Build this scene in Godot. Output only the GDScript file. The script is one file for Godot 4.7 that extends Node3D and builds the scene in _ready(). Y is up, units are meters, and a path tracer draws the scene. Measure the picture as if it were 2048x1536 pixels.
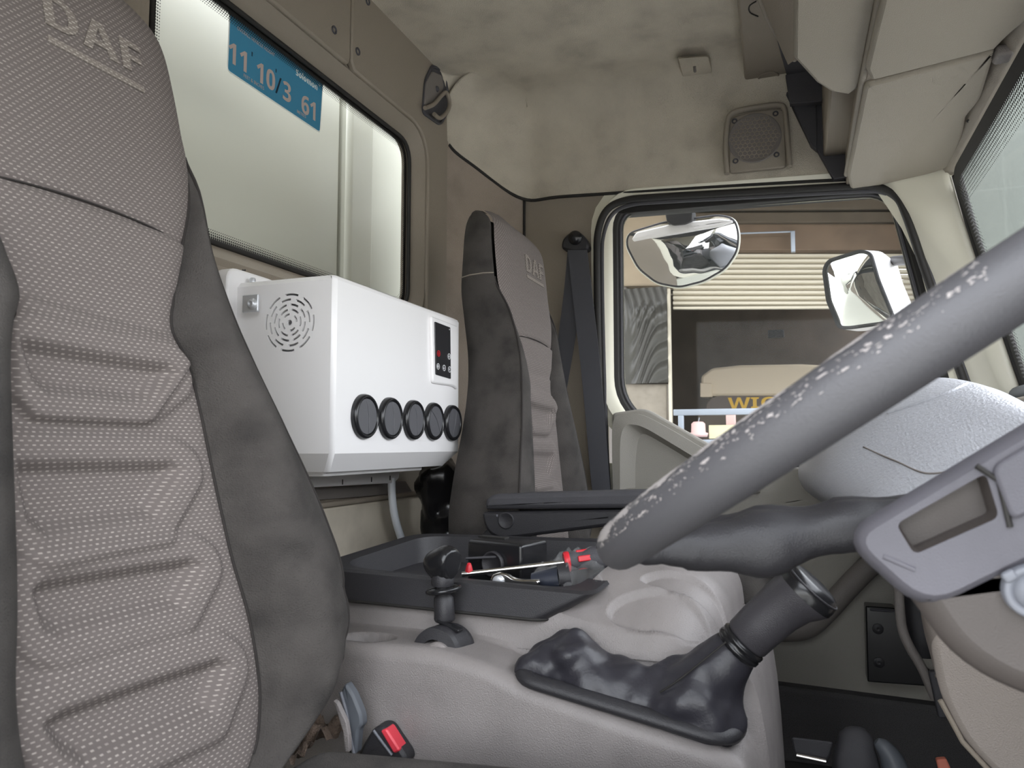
extends Node3D
# A lorry cab seen through the open driver's door: x runs forward, y up, z towards the driver's side; metres.

const EYE := Vector3(0, 0.75, 1.07)
const YAW := 0.356920      # 20.45 degrees
const PITCH := 0.079063    # 4.53 degrees
const FOCAL := 1540.0      # pixels, of a 2048 x 1536 picture
var fw := Vector3(-sin(YAW) * cos(PITCH), sin(PITCH), -cos(YAW) * cos(PITCH))
var rt := Vector3(cos(YAW), 0, -sin(YAW))
var up := Vector3()
var M := {}
var used_names := {}
var rng := RandomNumberGenerator.new()

# ---------------------------------------------------------------- sight lines, used to measure where things stand on known planes
func ray(a: float, b: float) -> Vector3: return fw + rt * ((a - 1024.0) / FOCAL) - up * ((b - 768.0) / FOCAL)
func X(a: float, b: float, v: float) -> Vector3:
	var d := ray(a, b); return EYE + d * ((v - EYE.x) / d.x)
func Y(a: float, b: float, v: float) -> Vector3:
	var d := ray(a, b); return EYE + d * ((v - EYE.y) / d.y)
func Z(a: float, b: float, v: float) -> Vector3:
	var d := ray(a, b); return EYE + d * ((v - EYE.z) / d.z)
func onX(l: Array, v: float) -> PackedVector3Array:
	var o := PackedVector3Array()
	for p in l: o.append(X(p[0], p[1], v))
	return o
func onZ(l: Array, v: float) -> PackedVector3Array:
	var o := PackedVector3Array()
	for p in l: o.append(Z(p[0], p[1], v))
	return o
func onY(l: Array, v: float) -> PackedVector3Array:
	var o := PackedVector3Array()
	for p in l: o.append(Y(p[0], p[1], v))
	return o
func pts(l: Array) -> PackedVector3Array:
	var o := PackedVector3Array()
	for p in l: o.append(Vector3(p[0], p[1], p[2]))
	return o

# ---------------------------------------------------------------- nodes
func put(o: Node3D, parent: Node) -> void:
	parent.add_child(o, true)
func numbered(called: String) -> String:
	var n: int = used_names.get(called, 0)
	used_names[called] = n + 1
	return called if n == 0 else "%s_%03d" % [called, n]
func tag(o: Node3D, label: String, category: String, group := "", kind := "") -> void:
	if label: o.set_meta("label", label)
	if category: o.set_meta("category", category)
	if group: o.set_meta("group", group)
	if kind: o.set_meta("kind", kind)
func thing(called: String, label: String, category: String, base: Vector3, group := "") -> Node3D:
	var o := Node3D.new()
	o.name = numbered(called)
	o.position = base
	add_child(o)
	tag(o, label, category, group)
	return o
func structure(called: String, label: String, base := Vector3.ZERO) -> Node3D:
	var o := Node3D.new()
	o.name = called
	o.position = base
	add_child(o)
	tag(o, label, "", "", "structure")
	return o
# one named mesh; its points are given in the cab's own axes and set back by the parent's base
func obj(called: String, st: SurfaceTool, m: Material, parent: Node3D = null, label := "") -> MeshInstance3D:
	var o := MeshInstance3D.new()
	st.generate_normals()
	st.index()
	o.mesh = st.commit()
	o.material_override = m
	o.name = called
	if parent == null:
		o.name = numbered(called)
		add_child(o)
	else:
		var back := Vector3.ZERO
		var q: Node = parent
		while q != self and q is Node3D:
			back += (q as Node3D).position
			q = q.get_parent()
		o.position = -back
		put(o, parent)
	if label: o.set_meta("label", label)
	return o
# the same mesh again elsewhere, for pieces that are alike (the mesh is given about its own origin)
func again(called: String, mesh: Mesh, m: Material, parent: Node3D, t: Transform3D) -> MeshInstance3D:
	var o := MeshInstance3D.new()
	o.mesh = mesh
	o.material_override = m
	o.name = called
	var back := Vector3.ZERO
	var q: Node = parent
	while q != self and q is Node3D:
		back += (q as Node3D).position
		q = q.get_parent()
	o.transform = Transform3D(t.basis, t.origin - back)
	put(o, parent)
	return o
func mesh_of(st: SurfaceTool) -> Mesh:
	st.generate_normals(); st.index()
	return st.commit()

# ---------------------------------------------------------------- shapes
func mb() -> SurfaceTool:
	var st := SurfaceTool.new()
	st.begin(Mesh.PRIMITIVE_TRIANGLES)
	return st
func tri(st: SurfaceTool, a: Vector3, b: Vector3, c: Vector3, sg := -1) -> void:
	st.set_smooth_group(sg)
	st.add_vertex(a); st.add_vertex(b); st.add_vertex(c)
func quad(st: SurfaceTool, a: Vector3, b: Vector3, c: Vector3, d: Vector3, sg := -1) -> void:
	tri(st, a, b, c, sg); tri(st, a, c, d, sg)
func strip(st: SurfaceTool, a: PackedVector3Array, b: PackedVector3Array, closed := true, sg := 0) -> void:
	var n := a.size()
	for i in (n if closed else n - 1):
		var j := (i + 1) % n
		quad(st, a[i], a[j], b[j], b[i], sg)
func loft(st: SurfaceTool, rings: Array, closed := true, sg := 0) -> void:
	for k in rings.size() - 1: strip(st, rings[k], rings[k + 1], closed, sg)
func uvloft(st: SurfaceTool, rings: Array, uvs: Array, sg := 0) -> void:   # open grid with its own uv
	st.set_smooth_group(sg)
	for k in rings.size() - 1:
		var a: PackedVector3Array = rings[k]; var b: PackedVector3Array = rings[k + 1]
		var ua: PackedVector2Array = uvs[k]; var ub: PackedVector2Array = uvs[k + 1]
		for i in a.size() - 1:
			for q in [[a, ua, i], [a, ua, i + 1], [b, ub, i + 1], [a, ua, i], [b, ub, i + 1], [b, ub, i]]:
				st.set_uv(q[1][q[2]]); st.add_vertex(q[0][q[2]])
func newell(p: PackedVector3Array) -> Vector3:
	var n := Vector3.ZERO
	for i in p.size(): n += p[i].cross(p[(i + 1) % p.size()])
	return n.normalized()
func fill(st: SurfaceTool, p: PackedVector3Array, sg := -1) -> void:
	var n := newell(p)
	var e := n.cross(Vector3.UP if absf(n.y) < 0.9 else Vector3.RIGHT).normalized()
	var f := n.cross(e)
	var q := PackedVector2Array()
	for v in p: q.append(Vector2(v.dot(e), v.dot(f)) * 100.0)
	var t := Geometry2D.triangulate_polygon(q)
	if t.is_empty():
		var c := Vector3.ZERO
		for v in p: c += v / p.size()
		for i in p.size(): tri(st, p[i], p[(i + 1) % p.size()], c, sg)
	for i in range(0, t.size(), 3): tri(st, p[t[i]], p[t[i + 1]], p[t[i + 2]], sg)
# each corner of a closed outline cut round; r may be a number or one per corner
func rounded(p: PackedVector3Array, r, n := 5) -> PackedVector3Array:
	var o := PackedVector3Array()
	for i in p.size():
		var a := p[(i + p.size() - 1) % p.size()]; var b := p[i]; var c := p[(i + 1) % p.size()]
		var k: float = r[i] if r is Array else r
		var u := b + (a - b).normalized() * minf(k, a.distance_to(b) * 0.49)
		var v := b + (c - b).normalized() * minf(k, c.distance_to(b) * 0.49)
		for j in n + 1:
			var t := float(j) / n
			o.append(u.lerp(b, t).lerp(b.lerp(v, t), t))
	return o
func inset(p: PackedVector3Array, d: float) -> PackedVector3Array:
	var n := newell(p)
	var o := PackedVector3Array()
	var s := p.size()
	for i in s:
		var a := p[(i + s - 1) % s]; var b := p[i]; var c := p[(i + 1) % s]
		var e1 := (b - a); var e2 := (c - b)
		if e1.length() < 1e-6: e1 = e2
		if e2.length() < 1e-6: e2 = e1
		var n1 := n.cross(e1).normalized(); var n2 := n.cross(e2).normalized()
		var m := (n1 + n2).normalized()
		o.append(b + m * d / maxf(m.dot(n1), 0.4))
	return o
func moved(p: PackedVector3Array, v: Vector3) -> PackedVector3Array:
	var o := PackedVector3Array()
	for q in p: o.append(q + v)
	return o
# a plate: its outline is the FRONT; depth leads backwards; the front edge is rounded by bevel
func slab(st: SurfaceTool, p: PackedVector3Array, depth: Vector3, bevel := 0.002) -> void:
	var d := depth.normalized()
	var a := inset(p, bevel)
	var m := moved(inset(p, bevel * 0.3), d * bevel * 0.3)
	var b := moved(p, d * bevel)
	var c := moved(p, depth)
	fill(st, a)
	loft(st, [a, m, b], true, 1)
	strip(st, b, c, true, 2)
	fill(st, c)
func catmull(p: PackedVector3Array, n: int, closed := false) -> PackedVector3Array:
	var o := PackedVector3Array()
	var s := p.size()
	for i in (s if closed else s - 1):
		var a := p[(i + s - 1) % s] if closed else p[maxi(i - 1, 0)]
		var b := p[i]; var c := p[(i + 1) % s]
		var d := p[(i + 2) % s] if closed else p[mini(i + 2, s - 1)]
		for j in n: o.append(b.cubic_interpolate(c, a, d, float(j) / n))
	if not closed: o.append(p[s - 1])
	return o
func tube(st: SurfaceTool, path: PackedVector3Array, r, sides := 10, closed := false, flat := 1.0, side_axis := Vector3.ZERO) -> void:
	var n := path.size()
	var rings := []
	var e := Vector3.ZERO
	for i in n:
		var t := (path[(i + 1) % n] - path[(i + n - 1) % n]) if closed else path[mini(i + 1, n - 1)] - path[maxi(i - 1, 0)]
		t = t.normalized()
		if e == Vector3.ZERO: e = t.cross(Vector3.UP if absf(t.y) < 0.9 else Vector3.RIGHT)
		if side_axis != Vector3.ZERO: e = side_axis
		e = (e - t * e.dot(t)).normalized()
		var f := t.cross(e)
		var k: float = r[i] if r is Array else r
		var ring := PackedVector3Array()
		for j in sides:
			var a := TAU * j / sides
			ring.append(path[i] + e * cos(a) * k + f * sin(a) * k * flat)
		rings.append(ring)
	if closed: rings.append(rings[0])
	loft(st, rings)
	if not closed:
		fill(st, rings[0]); fill(st, rings[n - 1])
# a profile of [radius, height] turned about an axis
func lathe(st: SurfaceTool, at: Vector3, axis: Vector3, prof: Array, seg := 24, sharp := false) -> void:
	axis = axis.normalized()
	var e := axis.cross(Vector3.UP if absf(axis.y) < 0.9 else Vector3.RIGHT).normalized()
	var f := axis.cross(e)
	var rings := []
	for q in prof:
		var ring := PackedVector3Array()
		for j in seg:
			var a := TAU * j / seg
			ring.append(at + axis * q[1] + (e * cos(a) + f * sin(a)) * maxf(q[0], 0.00001))
		rings.append(ring)
	if sharp:
		for k in rings.size() - 1: strip(st, rings[k], rings[k + 1], true, k + 1)
	else:
		loft(st, rings)
func frame(at: Vector3, x: Vector3, y: Vector3) -> Transform3D:
	x = x.normalized()
	var z := x.cross(y).normalized()
	return Transform3D(Basis(x, z.cross(x), z), at)
# a box whose edges are rounded by r
func rbox(st: SurfaceTool, t: Transform3D, size: Vector3, r := 0.004, k := 3) -> void:
	var h := size / 2
	r = minf(r, minf(h.x, minf(h.y, h.z)) * 0.98)
	var line := func(e: float) -> Array:
		var o := []
		for i in k + 1: o.append(-e + r - r * tan((1.0 - float(i) / k) * PI / 4))
		for i in k + 1: o.append(e - r + r * tan((float(i) / k) * PI / 4))
		return o
	var push := func(p: Vector3) -> Vector3:
		var c := p.clamp(-h + Vector3.ONE * r, h - Vector3.ONE * r)
		return t * (c + (p - c).normalized() * r) if p != c else t * p
	for ax in 3:
		var u := (ax + 1) % 3; var v := (ax + 2) % 3
		var lu: Array = line.call(h[u]); var lv: Array = line.call(h[v])
		for sgn in [-1.0, 1.0]:
			var grid := []
			for a in lu:
				var row := PackedVector3Array()
				for b in lv:
					var p := Vector3.ZERO
					p[ax] = h[ax] * sgn; p[u] = a; p[v] = b
					row.append(push.call(p))
				if sgn > 0: row.reverse()
				grid.append(row)
			loft(st, grid, false)
func box(at: Vector3, size: Vector3, r := 0.004) -> SurfaceTool:
	var st := mb()
	rbox(st, Transform3D(Basis(), at), size, r)
	return st
# skin of a field f(p) < 0, as surface nets
func skin(st: SurfaceTool, lo: Vector3, hi: Vector3, cell: float, f: Callable) -> void:
	var n := Vector3i(((hi - lo) / cell).ceil()) + Vector3i.ONE
	var v := PackedFloat32Array()
	v.resize(n.x * n.y * n.z)
	var sy := n.x; var sz := n.x * n.y
	for k in n.z:
		for j in n.y:
			for i in n.x: v[i + j * sy + k * sz] = f.call(lo + Vector3(i, j, k) * cell)
	var at := {}
	for k in n.z - 1:
		for j in n.y - 1:
			for i in n.x - 1:
				var b := i + j * sy + k * sz
				var inside := 0
				for c in 8:
					if v[b + (c & 1) + ((c >> 1) & 1) * sy + (c >> 2) * sz] < 0: inside += 1
				if inside == 0 or inside == 8: continue
				var sum := Vector3.ZERO; var cnt := 0
				for c in 8:
					for ax in 3:
						if (c >> ax) & 1: continue
						var d := c | (1 << ax)
						var va := v[b + (c & 1) + ((c >> 1) & 1) * sy + (c >> 2) * sz]
						var vb := v[b + (d & 1) + ((d >> 1) & 1) * sy + (d >> 2) * sz]
						if (va < 0) == (vb < 0): continue
						var p := Vector3(c & 1, (c >> 1) & 1, c >> 2)
						p[ax] += va / (va - vb)
						sum += p; cnt += 1
				at[b] = lo + (Vector3(i, j, k) + sum / cnt) * cell
	var steps := [1, sy, sz]
	for b in at:
		for ax in 3:
			var s: int = steps[ax]; var u: int = steps[(ax + 1) % 3]; var w: int = steps[(ax + 2) % 3]
			if b - u - w < 0 or b + s >= v.size(): continue
			if (v[b] < 0) == (v[b + s] < 0): continue
			if not (at.has(b - u) and at.has(b - w) and at.has(b - u - w)): continue
			if v[b] < 0: quad(st, at[b], at[b - w], at[b - u - w], at[b - u], 0)
			else: quad(st, at[b], at[b - u], at[b - u - w], at[b - w], 0)
func cap(p: Vector3, a: Vector3, b: Vector3, ra: float, rb: float) -> float:
	var d := b - a
	var t := clampf((p - a).dot(d) / d.length_squared(), 0, 1)
	return p.distance_to(a + d * t) - lerpf(ra, rb, t)
func smin(a: float, b: float, k: float) -> float:
	var h := maxf(k - absf(a - b), 0) / k
	return minf(a, b) - h * h * k * 0.25
func table(keys: Array, x: float) -> float:      # smooth reading of [[x, y], ...]
	var n := keys.size()
	if x <= keys[0][0]: return keys[0][1]
	if x >= keys[n - 1][0]: return keys[n - 1][1]
	for i in n - 1:
		if x <= keys[i + 1][0]:
			var t: float = (x - keys[i][0]) / (keys[i + 1][0] - keys[i][0])
			return cubic_interpolate(keys[i][1], keys[i + 1][1], keys[maxi(i - 1, 0)][1], keys[mini(i + 2, n - 1)][1], t)
	return 0.0
func rect_z(x0: float, x1: float, y0: float, y1: float, z: float) -> PackedVector3Array:
	return PackedVector3Array([Vector3(x0, y0, z), Vector3(x1, y0, z), Vector3(x1, y1, z), Vector3(x0, y1, z)])
func rect_x(z0: float, z1: float, y0: float, y1: float, x: float) -> PackedVector3Array:
	return PackedVector3Array([Vector3(x, y0, z0), Vector3(x, y0, z1), Vector3(x, y1, z1), Vector3(x, y1, z0)])
func letters(called: String, s: String, t: Transform3D, size: float, depth: float, m: Material, parent: Node3D, font := "Droid Sans", weight := 700) -> MeshInstance3D:
	var tm := TextMesh.new()
	var sf := SystemFont.new()
	sf.font_names = PackedStringArray([font])
	sf.font_weight = weight
	tm.font = sf
	tm.text = s
	tm.font_size = 64
	tm.pixel_size = size / 64.0
	tm.depth = depth
	tm.curve_step = 2.0
	return again(called, tm, m, parent, t)

# ---------------------------------------------------------------- materials
var grain_n: Texture2D
var leather_n: Texture2D
var cloud_t: Texture2D
var speck_t: Texture2D
var patch_t: Texture2D
var nap_t: Texture2D
func noise(seed_: int, freq: float, oct: int, size := 512, as_normal := false, bump := 4.0, ramp: Gradient = null, kind := FastNoiseLite.TYPE_SIMPLEX_SMOOTH) -> NoiseTexture2D:
	var f := FastNoiseLite.new()
	f.seed = seed_; f.frequency = freq; f.fractal_octaves = oct; f.noise_type = kind
	var t := NoiseTexture2D.new()
	t.width = size; t.height = size; t.seamless = true; t.noise = f
	t.as_normal_map = as_normal; t.bump_strength = bump
	if ramp: t.color_ramp = ramp
	return t
func ramp(l: Array) -> Gradient:
	var g := Gradient.new()
	var o := PackedFloat32Array(); var c := PackedColorArray()
	for q in l:
		o.append(q[0]); c.append(q[1])
	g.offsets = o; g.colors = c
	return g
func grey(v: float) -> Color: return Color(v, v, v)
func c8(r: int, g: int, b: int, a := 1.0) -> Color: return Color(r / 255.0, g / 255.0, b / 255.0, a)
# colour (sRGB), roughness, then: relief texture, its repeats per metre, its strength, tint texture, its repeats per metre
func mat(key: String, col: Color, rough: float, nt: Texture2D = null, ns := 20.0, nk := 0.5, at: Texture2D = null, spec := 0.5, metal := 0.0) -> StandardMaterial3D:
	var m := StandardMaterial3D.new()
	m.resource_name = key
	m.albedo_color = col
	m.roughness = rough
	m.metallic = metal
	m.metallic_specular = spec
	if nt or at:
		m.uv1_triplanar = true
		m.uv1_scale = Vector3.ONE * ns
	if nt:
		m.normal_enabled = true; m.normal_texture = nt; m.normal_scale = nk
	if at: m.albedo_texture = at
	M[key] = m
	return m
func glass(key: String, col: Color, alpha: float) -> StandardMaterial3D:
	var m := StandardMaterial3D.new()
	m.resource_name = key
	m.albedo_color = Color(col.r, col.g, col.b, alpha)
	m.transparency = BaseMaterial3D.TRANSPARENCY_ALPHA
	m.roughness = 0.02
	m.metallic_specular = 0.14
	M[key] = m
	return m
func fabric_texture(base: Color, dash: Color, cols: int, rows: int, soft := 1.0) -> Array:   # woven cloth: staggered light dashes, and the same as relief
	var w := 512; var h := 512
	var im := Image.create(w, h, true, Image.FORMAT_RGB8)
	var hm := Image.create(w, h, true, Image.FORMAT_RGB8)
	var r := RandomNumberGenerator.new(); r.seed = 5
	var tone := []
	for i in cols * rows * 2: tone.append(r.randf_range(0.55, 1.0))
	var cw := float(w) / cols; var ch := float(h) / rows
	for y in h:
		var row := int(y / ch)
		for x in w:
			var sx := x / cw + (0.5 if row % 2 else 0.0)
			var cx := int(sx) % cols
			var u := absf(sx - floorf(sx) - 0.5) * 2.0; var v := absf(fposmod(y / ch, 1.0) - 0.5) * 2.0
			var k := clampf((0.58 - u) * 4.0, 0, 1) * clampf((0.42 - v) * 4.0, 0, 1)
			var q: float = tone[(row * cols + cx) % tone.size()]
			im.set_pixel(x, y, base.lerp(dash, k * q * soft).lerp(base, 0.12 * r.randf()))
			hm.set_pixel(x, y, grey(0.3 + 0.5 * k))
	im.generate_mipmaps(); 
	return [ImageTexture.create_from_image(im), ImageTexture.create_from_image(hm)]
func make_materials() -> void:
	grain_n = noise(1, 0.22, 2, 1024, true, 5.0)
	leather_n = noise(2, 0.045, 2, 512, true, 14.0, null, FastNoiseLite.TYPE_CELLULAR)
	cloud_t = noise(3, 0.004, 5, 1024, false, 1, ramp([[0.0, grey(0.88)], [0.5, grey(0.96)], [1.0, grey(1.0)]]))
	patch_t = noise(4, 0.004, 6, 1024, false, 1, ramp([[0.0, grey(0.84)], [0.45, grey(0.94)], [1.0, grey(1.0)]]))
	nap_t = noise(9, 0.006, 5, 1024, false, 1, ramp([[0.0, grey(0.62)], [0.4, grey(0.85)], [0.7, grey(0.97)], [1.0, grey(1.0)]]))
	speck_t = noise(6, 0.2, 3, 512, false, 1, ramp([[0.0, grey(0.55)], [0.35, grey(0.9)], [1.0, grey(1.0)]]))
	mat("trim", c8(140, 130, 117), 0.62, grain_n, 2.0, 0.25)
	mat("trim_light", c8(150, 141, 128), 0.6, grain_n, 2.0, 0.25, cloud_t)
	mat("headliner", c8(206, 197, 180), 0.95, grain_n, 1.6, 0.7, patch_t)
	mat("pillar_cloth", c8(168, 155, 142), 0.95, grain_n, 1.6, 0.7, patch_t)
	mat("console", c8(141, 135, 133), 0.5, grain_n, 2.2, 0.3, cloud_t)
	mat("dash", c8(168, 169, 174), 0.42, leather_n, 8, 0.45)
	mat("column", c8(93, 91, 98), 0.6, grain_n, 3, 0.15, cloud_t)
	mat("knee", c8(146, 137, 130), 0.6, grain_n, 2.0, 0.25)
	mat("column_low", c8(72, 66, 63), 0.55, grain_n, 3, 0.12)
	mat("cream", c8(226, 222, 204), 0.35)
	mat("bulkhead", c8(214, 204, 186), 0.55, null, 1.3, 0, patch_t)
	mat("white", c8(240, 238, 238), 0.28)
	mat("white_rail", c8(232, 230, 230), 0.5)
	mat("rubber", c8(34, 32, 30), 0.7)
	mat("black", c8(44, 43, 46), 0.5, grain_n, 3.5, 0.3)
	mat("black_gloss", c8(30, 30, 32), 0.24)
	mat("black_soft", c8(70, 69, 73), 0.65, grain_n, 3.5, 0.4)
	mat("wheel_skin", c8(73, 72, 75), 0.5, grain_n, 3, 0.18)
	mat("grip_skin", c8(62, 60, 64), 0.5, grain_n, 3, 0.25)
	mat("door_grey", c8(150, 146, 138), 0.6, grain_n, 2.2, 0.3)
	mat("plug_blue", c8(42, 46, 58), 0.45)
	mat("worn", c8(156, 150, 148), 0.7, grain_n, 3, 0.4)
	mat("leather", c8(46, 45, 51), 0.42, leather_n, 12, 0.08)
	mat("suede", c8(75, 71, 68), 0.95, grain_n, 2.2, 0.6, nap_t)
	mat("visor", c8(150, 142, 128), 0.6, grain_n, 2.0, 0.25)
	mat("vent_flap", c8(92, 92, 96), 0.45)
	mat("suede_light", c8(120, 112, 103), 0.95, grain_n, 2.2, 0.6, patch_t)
	mat("stitch", c8(150, 142, 130), 0.9)
	mat("stitch_dark", c8(44, 40, 38), 0.9)
	mat("logo", c8(255, 255, 255), 0.95, null, 18.0, 0, fabric_texture(c8(126, 118, 111), c8(222, 214, 204), 8, 18)[0])
	mat("carpet", c8(92, 90, 91), 1.0, grain_n, 3.5, 1.0, speck_t)
	mat("panel_grey", c8(120, 114, 110), 0.6, grain_n, 2.2, 0.3)
	mat("webbing", c8(68, 68, 73), 0.75, grain_n, 30, 0.5)
	mat("chrome", c8(210, 208, 206), 0.18, null, 1, 0, null, 0.5, 1.0)
	mat("zinc", c8(206, 208, 212), 0.4, null, 1, 0, null, 0.5, 0.45)
	mat("mirror", c8(235, 236, 238), 0.02, null, 1, 0, null, 0.5, 1.0)
	mat("red", c8(205, 40, 52), 0.4)
	mat("red_button", c8(226, 66, 80), 0.35)
	mat("sticker", c8(62, 140, 176), 0.5)
	mat("sticker_text", c8(196, 178, 170), 0.6)
	mat("sticker_rim", c8(236, 240, 236), 0.5)
	mat("ink", c8(20, 40, 60), 0.6)
	mat("display", c8(44, 44, 46), 0.25)
	mat("icon", c8(210, 210, 212), 0.5)
	mat("slot_dark", c8(60, 56, 56), 0.8)
	mat("hose", c8(222, 226, 232), 0.4)
	mat("pale_plastic", c8(112, 114, 121), 0.5)
	mat("grey_blue", c8(90, 94, 100), 0.5)
	mat("debris", c8(108, 92, 80), 1.0, grain_n, 3, 1.0, speck_t)
	mat("orange", c8(190, 110, 90), 0.6)
	mat("body_white", c8(206, 206, 192), 0.4)
	mat("render_wall", c8(116, 121, 115), 0.9, grain_n, 2.5, 1.0, speck_t)
	mat("tan_wall", c8(176, 160, 138), 0.9, null, 0.6, 0, cloud_t)
	mat("shutter", c8(206, 198, 180), 0.6)
	mat("beam", c8(110, 92, 76), 0.9, null, 0.7, 0, patch_t)
	mat("beam_dark", c8(84, 74, 62), 0.9, null, 0.7, 0, patch_t)
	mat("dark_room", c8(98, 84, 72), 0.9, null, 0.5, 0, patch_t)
	mat("tarp", c8(70, 68, 64), 0.32)
	mat("steel", c8(168, 176, 188), 0.4, null, 3, 0, speck_t, 0.5, 0.5)
	mat("truck_cream", c8(206, 190, 164), 0.5)
	mat("truck_dark", c8(92, 80, 72), 0.7)
	mat("yellow", c8(214, 170, 44), 0.6)
	mat("pink", c8(206, 170, 164), 0.6)
	mat("pale_yellow", c8(216, 206, 168), 0.6)
	mat("concrete", c8(196, 194, 188), 0.95, null, 0.5, 0, patch_t)
	glass("pane", c8(225, 235, 228), 0.012)
	glass("film", c8(240, 240, 240), 0.07)

# ================================================================ the scene
func _ready() -> void:
	up = rt.cross(fw)
	rng.seed = 11
	# camera
	var cam := Camera3D.new()
	cam.name = "camera"
	cam.position = EYE
	cam.rotation = Vector3(PITCH, YAW, 0)
	cam.fov = rad_to_deg(2.0 * atan(768.0 / FOCAL))
	cam.near = 0.02
	var lens := CameraAttributesPhysical.new()
	lens.frustum_focal_length = 12.0 / (768.0 / FOCAL)
	lens.frustum_focus_distance = 1.5
	lens.frustum_near = 0.02
	lens.exposure_aperture = 13.0
	cam.attributes = lens
	add_child(cam)
	# overcast daylight
	var sky_m := ProceduralSkyMaterial.new()
	sky_m.sky_top_color = Color(0.93, 0.95, 0.98)
	sky_m.sky_horizon_color = Color(0.93, 0.94, 0.94)
	sky_m.ground_bottom_color = Color(0.55, 0.54, 0.52)
	sky_m.ground_horizon_color = Color(0.6, 0.59, 0.57)
	sky_m.sky_energy_multiplier = 1.0
	var sky := Sky.new(); sky.sky_material = sky_m
	var env := Environment.new()
	env.background_mode = Environment.BG_SKY
	env.sky = sky
	env.background_energy_multiplier = 2.6
	env.tonemap_mode = Environment.TONE_MAPPER_LINEAR
	env.tonemap_exposure = 2.4
	env.sdfgi_enabled = true; env.ssao_enabled = true; env.ssil_enabled = true
	var we := WorldEnvironment.new(); we.name = "daylight"; we.environment = env
	add_child(we)
	make_materials()
	outside()
	shell()
	overhead()
	passenger_door()
	objects()

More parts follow.
